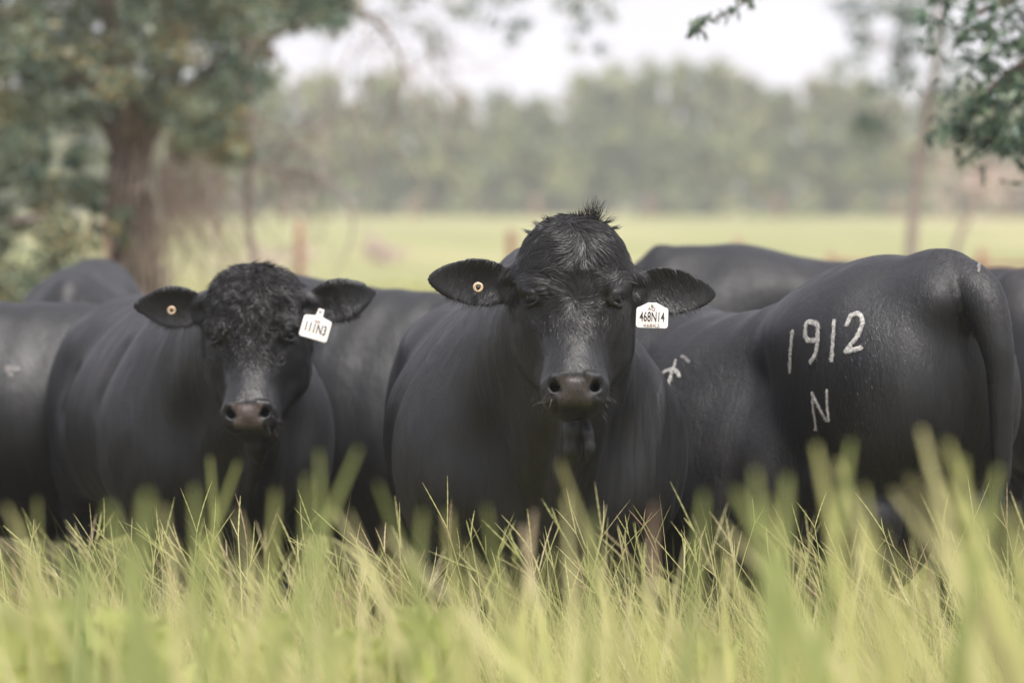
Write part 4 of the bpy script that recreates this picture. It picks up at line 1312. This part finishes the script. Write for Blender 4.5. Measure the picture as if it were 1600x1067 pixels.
def leaf_faces(centres, size, aspect, rng, up=0.3, tint=None):
    """two triangle-pair leaves (a folded rhombus) at each centre"""
    n = len(centres)
    d = norm(rng.normal(0, 1, (n, 3)) + np.array([0, 0, -up]))
    q = norm(np.cross(d, rng.normal(0, 1, (n, 3))))
    nn = np.cross(d, q)
    L = (size * rng.uniform(0.6, 1.25, n))[:, None]; W = L * aspect
    a = centres - d * L * 0.5; b = centres + d * L * 0.5
    c1 = centres + q * W * 0.5 + nn * W * 0.15; c2 = centres - q * W * 0.5 + nn * W * 0.15
    V = np.stack([a, c1, b, c2], 1).reshape(-1, 3)
    F = np.arange(n * 4).reshape(-1, 4)
    return V, F


def crown(name, clumps, per, size, aspect, mat, parent, seed, spread=1.0, base_tint=0.45, flat=0.75, lod=None):
    """clumps: (n,4) centre and radius; leaves gather toward the clump's shell"""
    rng = np.random.default_rng(seed)
    C = np.asarray(clumps, float)
    idx = np.repeat(np.arange(len(C)), per)
    u = norm(rng.normal(0, 1, (len(idx), 3))) * (rng.uniform(0.15, 1, len(idx)) ** 0.5)[:, None]
    pts = C[idx, :3] + u * C[idx, 3:4] * np.array([1, 1, flat]) * spread
    V, F = leaf_faces(pts, size, aspect, rng)
    tint = np.clip(base_tint + 0.20 * rng.normal(0, 1, len(C))[idx] + rng.normal(0, 0.17, len(idx)), 0, 1)
    return mesh_obj(name, V, F, mat, parent, smooth=False, attrs={'rnd': np.repeat(tint, 4)})


def limb(name, pts, r0, r1, parent, mat=M_BARK, m=14, n=7, seed=0, jit=0.08, wob=0.0):
    rng = np.random.default_rng(seed)
    p = spline(pts, m)
    if wob: p[1:-1] += rng.normal(0, wob, (m - 2, 3))
    V, F = tube(p, np.linspace(r0, r1, m), n, jit, rng)
    return mesh_obj(name, V, F, mat, parent)


def rel(pts_px, d, o, dd=None):
    return [np.array(P(x, y, (d if dd is None else dd[i]))) - np.array(o) for i, (x, y) in enumerate(pts_px)]


if 'nobg' not in DBG:
    # ---- the oak at the left
    D = 28.0
    o = np.array([P(215, 600, D).x, D, 0.0])
    oak = empty('oak_tree', o)
    tag(oak, 'big leafy oak at the left, dark trunk hung with dead vines', 'tree')
    limb('trunk', rel([(232, 640), (222, 520), (213, 430), (206, 350), (200, 290), (205, 235)], D, o), 0.20, 0.155, oak, n=14, m=18, jit=0.07)
    limb('branch', rel([(203, 260), (180, 200), (120, 120), (40, 60), (-60, 0)], D, o), 0.13, 0.05, oak, seed=1)
    limb('branch', rel([(205, 260), (235, 180), (270, 90), (280, -20), (300, -140)], D, o), 0.13, 0.06, oak, seed=2)
    limb('branch', rel([(210, 250), (200, 150), (170, 20), (150, -150)], D, o, [D, D - .5, D - 1, D - 1.5]), 0.11, 0.05, oak, seed=3)
    limb('branch', rel([(235, 190), (300, 140), (350, 90), (405, 70), (432, 50), (477, 36), (535, 12), (562, 18), (598, 45), (625, 90), (630, 135)], D, o), 0.06, 0.006, oak, seed=4, m=30)
    limb('branch', rel([(345, 92), (380, 84), (432, 86)], D, o), 0.055, 0.045, oak, seed=5)
    limb('branch', rel([(270, -60), (420, -80), (600, -60), (760, -50), (930, -40), (990, -20)], D, o, [D, D + 2, D + 5, D + 8, D + 10, D + 11]), 0.09, 0.02, oak, seed=6, m=24)
    limb('branch', rel([(200, 290), (120, 300), (60, 340), (-20, 350)], D, o, [D, D - .4, D - .8, D - 1.0]), 0.05, 0.02, oak, seed=7)
    limb('hanging_stem', rel([(387, 60), (389, 99), (391, 180), (391, 270), (388, 337), (396, 410), (400, 560)], D - .3, o), 0.030, 0.026, oak, M_TWIG, m=20, jit=0.15, seed=8)
    limb('dead_branch', rel([(340, 215), (369, 234), (405, 256), (440, 266), (477, 270), (510, 282), (531, 297), (547, 330), (551, 360), (540, 400), (520, 430)], D, o), 0.018, 0.005, oak, M_TWIG, m=26, jit=0.12, seed=9)
    limb('dead_branch', rel([(360, 180), (400, 190), (440, 205), (470, 235), (478, 270), (450, 300), (436, 350)], D - .4, o), 0.010, 0.004, oak, M_TWIG, m=20, jit=0.12, seed=10)
    limb('dead_branch', rel([(630, 130), (612, 180), (600, 215), (640, 260), (670, 300), (680, 330)], D, o), 0.012, 0.005, oak, M_TWIG, m=18, seed=11)
    limb('dead_branch', rel([(625, 90), (650, 150), (690, 190), (700, 260)], D, o), 0.010, 0.004, oak, M_TWIG, m=14, seed=12)
    limb('dead_branch', rel([(120, 480), (128, 400), (150, 335), (195, 330), (240, 345)], D - .3, o), 0.02, 0.010, oak, M_TWIG, m=14, seed=13)
    for k in range(7):
        x0_ = 182 + k * 10
        limb('trunk_vine', rel([(x0_ + 30, 520), (x0_ + 34 - 3 * k, 440), (x0_ + 22, 370), (x0_ + 14 + 2 * k, 300), (x0_ + 26, 240), (x0_ + 40, 200)], D - 0.22, o), 0.014, 0.008, oak, M_VINE, m=20, jit=0.2, seed=60 + k, wob=0.012)
    # twig tangle
    rng = np.random.default_rng(40)
    def tangle(n, x0, x1, y0, y1, down, L0, L1, wid, dz=0.5):
        a = np.stack([rng.uniform(x0, x1, n), rng.uniform(y0, y1, n), rng.uniform(-dz, dz, n)], 1)
        base = np.array([np.array(P(p[0], p[1], D + p[2])) - o for p in a])
        L = rng.uniform(L0, L1, n)[:, None, None]
        S = 8
        d = norm(rng.normal(0, 1, (n, 3)) * (1 - down) + np.array([0.1, 0, -1.0]) * down)
        Pt = [base]; cur = d
        for s in range(S):
            cur = norm(cur + rng.normal(0, 0.28, (n, 3)) + np.array([0, 0, -0.12]))
            Pt.append(Pt[-1] + cur * L[:, 0] / S)
        Pt = np.stack(Pt, 1)
        W = wid * rng.uniform(0.5, 1.5, n)[:, None] * np.linspace(1, 0.4, S + 1)[None]
        return [ribbons(Pt, W, norm(np.cross(d, rng.normal(0, 1, (n, 3)))))]
    V, F = merge(tangle(230, 250, 345, 225, 330, 0.75, 0.3, 1.1, 0.0055) + tangle(90, 170, 260, 240, 330, 0.9, 0.5, 1.4, 0.008, 0.25))
    tag(mesh_obj('dead_vines', V, F, M_VINE, oak), kind='stuff')
    V, F = merge(tangle(170, 370, 510, 170, 310, 0.3, 0.25, 0.7, 0.0050) + tangle(120, 500, 720, 0, 200, 0.45, 0.4, 1.1, 0.0046) + tangle(40, 330, 560, 330, 420, 0.3, 0.2, 0.7, 0.004) + tangle(60, 0, 190, 280, 420, 0.4, 0.3, 0.9, 0.004))
    tag(mesh_obj('bare_twigs', V, F, M_TWIG, oak), kind='stuff')
    # crown clumps
    cl = []
    def put(n, x0, x1, y0, y1, r0, r1, d0=D - 1.6, d1=D + 2.2, keep=None):
        for _ in range(n):
            x, y = rng.uniform(x0, x1), rng.uniform(y0, y1)
            if keep and not keep(x, y): continue
            p = np.array(P(x, y, rng.uniform(d0, d1))) - o
            cl.append((*p, rng.uniform(r0, r1)))
    edge = lambda x: 205 + 35 * math.sin(x * 0.021 + 1) + 18 * math.sin(x * 0.07) - (0 if x < 330 else (x - 330) * 0.9)
    put(1500, -350, 410, -420, 240, 0.13, 0.27, keep=lambda x, y: y < edge(x))
    put(90, 330, 560, -60, 40, 0.08, 0.17, keep=lambda x, y: y < 55 - abs(x - 440) * 0.1)
    put(50, 280, 385, 150, 250, 0.08, 0.15)
    put(44, -40, 150, 230, 340, 0.06, 0.13, D - 1.5, D)
    put(60, -60, 140, 340, 480, 0.07, 0.16, D - 1.5, D)
    put(10, 120, 200, 300, 420, 0.05, 0.08, D - 1.5, D)
    crown('crown', cl, 55, 0.070, 0.45, M_LEAF, oak, 51, base_tint=0.70)
    cl = []
    put(150, 590, 990, -110, 45, 0.10, 0.22, D + 5, D + 11, keep=lambda x, y: y < 62 - abs(math.sin(x * 0.021)) * 75)
    put(16, 640, 960, 0, 85, 0.06, 0.13, D + 5, D + 10)
    crown('crown', cl, 34, 0.062, 0.42, M_LEAF, oak, 52, base_tint=0.45)

    # ---- slender tree at the right, farther off
    D2 = 45.0
    o = np.array([P(1420, 490, D2).x, D2, 0.0])
    t2 = empty('slender_tree', o)
    tag(t2, 'slender bare-stemmed tree with sparse leaf clumps, behind the branded rump', 'tree')
    limb('trunk', rel([(1418, 520), (1424, 400), (1432, 300), (1442, 220), (1456, 140), (1474, 0), (1490, -120), (1500, -260)], D2, o), 0.075, 0.045, t2, mat=M_TWIG, m=24, seed=20)
    limb('branch', rel([(1450, 170), (1420, 120), (1390, 80), (1350, 50)], D2, o), 0.025, 0.01, t2, mat=M_TWIG, seed=21)
    limb('branch', rel([(1436, 260), (1400, 225), (1365, 205)], D2, o), 0.022, 0.01, t2, mat=M_TWIG, seed=22)
    limb('branch', rel([(1445, 200), (1490, 200), (1540, 215)], D2, o), 0.022, 0.01, t2, mat=M_TWIG, seed=23)
    limb('branch', rel([(1475, -20), (1420, -60), (1360, -70)], D2, o), 0.03, 0.01, t2, mat=M_TWIG, seed=24)
    cl = []
    rng = np.random.default_rng(61)
    for (x, y, s, k) in ((1362, 200, 20, 7), (1350, 195, 12, 3), (1400, 30, 40, 9), (1350, 60, 22, 5), (1345, 10, 25, 6), (1400, 95, 26, 6), (1425, 120, 22, 4), (1500, 200, 24, 7), (1535, 215, 24, 6), (1460, 60, 30, 6),
                          (1480, 150, 26, 5), (1430, 30, 30, 8), (1385, 130, 16, 3), (1440, -80, 80, 22), (1500, 110, 30, 6), (1340, 95, 12, 2), (1560, 170, 30, 6)):
        for _ in range(k):
            p = np.array(P(x + rng.normal(0, s * 0.7), y + rng.normal(0, s * 0.5), D2 + rng.uniform(-0.6, 0.6))) - o
            cl.append((*p, rng.uniform(0.10, 0.22)))
    crown('crown', cl, 46, 0.075, 0.4, M_LEAF, t2, 62, base_tint=0.38)

    # ---- leaning scrubby tree
    D3 = 52.0
    o = np.array([P(1485, 440, D3).x, D3, 0.0])
    t3 = empty('leaning_tree', o)
    tag(t3, 'small leaning brown scrubby tree right of the slender stem, near the right edge', 'tree')
    limb('trunk', rel([(1480, 470), (1495, 385), (1515, 330), (1535, 275), (1545, 240)], D3, o), 0.055, 0.03, t3, mat=M_TWIG, seed=30)
    rng2 = np.random.default_rng(31)
    for k in range(7):
        limb('branch', rel([(1520 + k * 3, 320 - k * 9), (1540 + rng2.uniform(-50, 50), 280 - k * 6), (1545 + rng2.uniform(-90, 90), 245 - rng2.uniform(0, 40))], D3, o), 0.018, 0.006, t3, mat=M_TWIG, seed=31 + k, m=8, n=5)
    cl = [(*(np.array(P(1545 + rng2.normal(0, 45), 285 + rng2.normal(0, 30), D3 + rng2.uniform(-.8, .8))) - o), rng2.uniform(0.14, 0.3)) for _ in range(40)]
    crown('crown', cl, 26, 0.08, 0.4, M_VINE, t3, 63)

    # ---- near tree whose limbs hang in from the right and the top
    o = np.array([P(1860, 700, 17).x, 17.0, 0.0])
    t4 = empty('overhanging_tree', o)
    tag(t4, 'nearer glossy-leaved tree whose twigs hang into the top right corner and the top edge', 'tree')
    limb('trunk', [np.array([0, 0, -0.05]), np.array([0.03, 0, 1.2]), np.array([-0.05, 0, 2.4]), np.array([0, 0, 3.4])], 0.13, 0.08, t4, n=10, seed=40)
    limb('branch', rel([(1850, 80), (1750, 40), (1650, 70), (1570, 120), (1525, 165), (1500, 205)], 17, o), 0.035, 0.005, t4, seed=41, m=20)
    limb('branch', rel([(1855, 0), (1720, -60), (1600, -10), (1530, 20), (1490, 50)], 17, o), 0.035, 0.005, t4, seed=42, m=20)
    limb('branch', rel([(1850, 180), (1740, 170), (1640, 205), (1560, 218), (1500, 215)], 17, o), 0.025, 0.004, t4, seed=43, m=20)
    limb('branch', rel([(1855, -60), (1700, -180), (1500, -170), (1300, -110)], 17, o, [17, 16.6, 16.2, 15.6, 15.2]), 0.03, 0.007, t4, seed=44, m=24)
    limb('twig', rel([(1300, -110), (1215, -50), (1165, 4), (1130, 22), (1095, 40), (1080, 48)], 17, o, [15.2, 15, 15, 15, 15, 15]), 0.006, 0.0012, t4, seed=45, m=24)
    rng = np.random.default_rng(71)
    LV, LF = [], []
    def sprig(pts, d, n, size, jx):
        pp = spline(rel(pts, d, o), 40)
        for _ in range(n):
            c = pp[rng.integers(4, 40)] + rng.normal(0, jx, 3)
            # leaves in small whorls
            k = rng.integers(4, 8)
            ax_ = norm(rng.normal(0, 1, (1, 3)) + np.array([-0.2, 0, -0.6]))[0]
            for q in range(k):
                d_ = norm((ax_ * 0.8 + rng.normal(0, 0.75, 3))[None])[0]
                L = size * rng.uniform(0.6, 1.2)
                sd = norm(np.cross(d_, rng.normal(0, 1, 3))[None])[0]
                nn = np.cross(d_, sd)
                ws = [0.05, 0.75, 1.0, 0.7, 0.05]
                vs = []
                for i, w_ in enumerate(ws):
                    m_ = c + d_ * L * (0.1 + i / 4) - np.array([0, 0, 0.12 * L * (i / 4) ** 2])
                    vs += [m_ - sd * w_ * L * 0.16 + nn * 0.03 * L, m_ + sd * w_ * L * 0.16 + nn * 0.03 * L]
                b0 = len(LV) * 10
                LV.append(np.array(vs)); LF.append(np.array([(2 * i, 2 * i + 2, 2 * i + 3, 2 * i + 1) for i in range(4)]) + b0)
    sprig([(1700, 60), (1600, 80), (1560, 105), (1520, 160), (1495, 210)], 17, 120, 0.062, 0.085)
    sprig([(1700, -50), (1600, -5), (1530, 20), (1490, 50)], 17, 110, 0.062, 0.10)
    sprig([(1700, 180), (1620, 206), (1560, 220), (1500, 214)], 17, 40, 0.058, 0.05)
    sprig([(1700, 20), (1640, 60), (1590, 100), (1570, 150), (1565, 200)], 17.3, 85, 0.062, 0.09)
    sprig([(1680, 100), (1620, 150), (1600, 190), (1590, 235)], 16.8, 60, 0.062, 0.06)
    sprig([(1250, -80), (1215, -50), (1165, 4), (1130, 22), (1095, 40), (1080, 48)], 15, 30, 0.040, 0.012)
    V = np.concatenate(LV); F = np.concatenate(LF)
    rn = np.repeat(rng.beta(2, 2.5, len(LV)), 10)
    mesh_obj('crown', V, F, M_LEAF2, t4, attrs={'rnd': rn})

    # ---- far wood along the back of the meadow
    rng = np.random.default_rng(91)
    tx = np.array([-2400, -400, 0, 250, 430, 520, 600, 700, 800, 860, 900, 950, 1000, 1070, 1130, 1175, 1205, 1235, 1270, 1310, 1350, 1400, 1500, 1600, 1900, 4000.])
    ty = np.array([120, 110, 150, 140, 108, 103, 112, 140, 150, 155, 128, 106, 98, 92, 104, 115, 140, 148, 122, 100, 130, 150, 140, 120, 120, 130.])
    cl = []; tr = []
    for row, d in enumerate((232, 238, 246, 255, 266)):
        for px in np.arange(-2300, 3900, 48 if row > 1 else 55):
            x = px + rng.uniform(-20, 20)
            topy = np.interp(x, tx, ty) + (0, 0, 0, 0, 0)[row] + abs(rng.normal(0, 9)) - 9
            if row < 2: topy = 303 - (303 - topy) * rng.uniform(0.35, 0.8)
            c = np.array(P(x, 300, d)); H = CAM_H + (303 - topy) / FPX * d
            r = rng.uniform(1.1, 1.9)
            tr.append((c[0], c[1], H))
            k = 16 if row > 1 else 13
            for _ in range(k):
                hz_ = rng.uniform(0.05 if row < 3 else 0.3, 1)
                rr = r * (0.95 - 0.65 * hz_ ** 3)
                cl.append((c[0] + rng.normal(0, rr * 0.55), c[1] + rng.normal(0, rr * 0.5), hz_ * (H - 0.5), rng.uniform(0.45, 0.95)))
    for x in np.arange(-95, 150, 0.55):       # understory closing the foot of the wood
        cl.append((x, 229 + rng.uniform(0, 6), rng.uniform(0.2, 3.4), rng.uniform(0.5, 0.9)))
    cl = np.array(cl)
    rngc = np.random.default_rng(92)
    keep = np.abs(cl[:, 0]) < 60
    idx = np.repeat(np.arange(len(cl)), np.where(keep, 40, 14))
    u_ = norm(rngc.normal(0, 1, (len(idx), 3))) * (rngc.uniform(0.2, 1, len(idx)) ** 0.5)[:, None]
    pts = cl[idx, :3] + u_ * cl[idx, 3:4]
    V, F = leaf_faces(pts, np.where(keep[idx], 0.55, 0.9), 0.65, rngc)
    hfrac = np.clip(pts[:, 2] / 9, 0, 1)
    tint = np.clip(0.42 + 0.22 * rngc.normal(0, 1, len(cl))[idx] + rngc.normal(0, 0.15, len(idx)) + 0.15 * (hfrac - 0.4) + 0.30 * vnoise(np.stack([pts[:, 0] / 3.5, pts[:, 1] / 9, pts[:, 2] / 7], 1)), 0, 1)
    Vt = [(V, F)]
    w = mesh_obj('distant_wood', V, F, M_FAR, None, smooth=False, attrs={'rnd': np.repeat(tint, 4)})
    tag(w, 'hazy grey-green wood along the far side of the meadow', kind='stuff')
    parts = []
    for (x, y, H) in tr[::2]:
        parts.append(tube(np.array([[x, y, -0.3], [x + rng.normal(0, .2), y, H * 0.5], [x + rng.normal(0, .3), y, H * 0.8]]), [0.16, 0.12, 0.05], 5))
    V, F = merge(parts)
    tag(mesh_obj('far_trunks', V, F, M_BARK, w), kind='stuff')

    # unseen grove added behind the camera, blocks low sky light from the bulls' fronts
    rngb = np.random.default_rng(95)
    cb = []
    for x in np.arange(-46, 47, 3.2):
        xx, yy, H, r = x + rngb.uniform(-1, 1), -20 + rngb.uniform(-4, 3), rngb.uniform(7.5, 10.5), rngb.uniform(2.0, 2.8)
        for _ in range(30):
            hf = rngb.uniform(0.06, 1)
            cb.append((xx + rngb.normal(0, r * 0.5), yy + rngb.normal(0, r * 0.5), hf * H, rngb.uniform(0.7, 1.1)))
    gb = crown('shade_grove', np.array(cb), 34, 0.5, 0.6, M_LEAF, None, 96, base_tint=0.3)
    tag(gb, 'unseen leafy grove added behind the camera to darken the fronts of the bulls', kind='stuff')

    # low scrub on the meadow
    def bush(px, base_y, w_, h_, label, mat, seed, n=14, tint=0.6):
        rng = np.random.default_rng(seed)
        d = CAM_H * FPX / (base_y - HOR)
        c = np.array(P(px, base_y, d)); o_ = np.array([c[0], d, 0])
        ro = empty('shrub', o_); tag(ro, label, 'shrub', 'low shrubs on the meadow')
        cl = [(rng.normal(0, w_ * 0.35), rng.normal(0, w_ * 0.3), rng.uniform(0.15, 1) * h_, w_ * 0.25) for _ in range(n)]
        crown('crown', cl, 40, 0.06 * d / 40, 0.4, mat, ro, seed, base_tint=tint)
        for k in range(4):
            limb('stem', [np.array([0, 0, -0.03]), np.array([rng.normal(0, w_ * .2), rng.normal(0, w_ * .2), h_ * 0.8])], 0.012, 0.005, ro, mat=M_TWIG, m=4, n=5, seed=seed + k)
    bush(604, 410, 0.7, 0.5, 'small brown scrubby bush alone on the open meadow left of the centre bull', M_VINE, 5)
    bush(20, 505, 1.3, 1.0, 'low leafy shrub under the oak at the left edge', M_LEAF, 6, 26, 0.42)
    bush(430, 425, 1.2, 0.5, 'low brown scrub under the arching dead branch', M_VINE, 8)

# ------------------------------------------------------------------ fences
def post(parent, p, h, w_, seed, name='post'):
    rng = np.random.default_rng(seed)
    n = 8; V = []
    for k, (z, s) in enumerate(((-0.15, 1.05), (h * 0.5, 1.0), (h * 0.97, 0.96), (h, 0.80))):
        for j in range(n):
            a = 2 * math.pi * j / n
            V.append((p[0] + math.cos(a) * w_ * s * (1 + rng.normal(0, 0.03)) + z * rng.normal(0, 0.0015), p[1] + math.sin(a) * w_ * s, z))
    F = [(k * n + j, k * n + (j + 1) % n, (k + 1) * n + (j + 1) % n, (k + 1) * n + j) for k in range(3) for j in range(n)]
    F += [(24, 25, 26, 27), (24, 27, 28, 31), (28, 29, 30, 31)]
    return mesh_obj(name, np.array(V), np.array(F), M_POST, parent, smooth=False)


if 'nobg' not in DBG:
    DN = 44.0
    pxm = FPX / DN
    nf = empty('wooden_fence', (P(800, 300, DN).x, DN, 0))
    tag(nf, 'low red-brown wooden post fence crossing the meadow behind the bulls', 'fence')
    ox = np.array([nf.location.x, DN, 0])
    posts = [(-180, 335), (168, 330), (468, 345), (799, 360), (1155, 373), (1301, 397), (1537, 388), (1800, 385)]
    pp = []
    for i, (x, ty_) in enumerate(posts):
        h = CAM_H - (ty_ - HOR) / pxm
        q = np.array([P(x, 300, DN).x, DN + 0.02 * i, 0]) - ox
        post(nf, q, h, 0.052, i); pp.append((q, h))
    def bar(parent, a, b, r, name, mat):
        V, F = tube(np.array([a, (a + b) / 2 + np.array([0, 0, -0.02]), b]), [r, r, r], 6)
        return mesh_obj(name, V, F, mat, parent)
    for (i, j, z0, z1) in ((4, 5, 0.70, 0.66), (5, 6, 0.69, 0.67), (6, 7, 0.67, 0.66)):
        a = pp[i][0] + np.array([0, -0.07, z0]); b = pp[j][0] + np.array([0, -0.07, z1])
        bar(nf, a, b, 0.035, 'rail', M_POST)
    for i in range(len(pp) - 1):
        for z in (0.28, 0.52):
            bar(nf, pp[i][0] + np.array([0, -0.055, z]), pp[i + 1][0] + np.array([0, -0.055, z]), 0.004, 'wire', M_WIRE)

    DF = 215.0
    ff = empty('wire_fence', (0, DF, 0))
    tag(ff, 'distant wire fence with weathered posts along the foot of the far wood', 'fence')
    xs_ = np.arange(-9, 16) * 188 + 270
    prev = None
    for i, x in enumerate(xs_):
        q = np.array([P(float(x) + 6 * math.sin(i * 2.3), 300, DF).x, 0, 0])
        post(ff, q, 1.42, 0.16, 100 + i)
    x0, x1 = P(float(xs_[0]), 300, DF).x, P(float(xs_[-1]), 300, DF).x
    for z in (0.4, 0.75, 1.1, 1.3):
        bar(ff, np.array([x0, -0.14, z]), np.array([x1, -0.14, z]), 0.012, 'wire', M_WIRE)
print('all', T_() - t0)
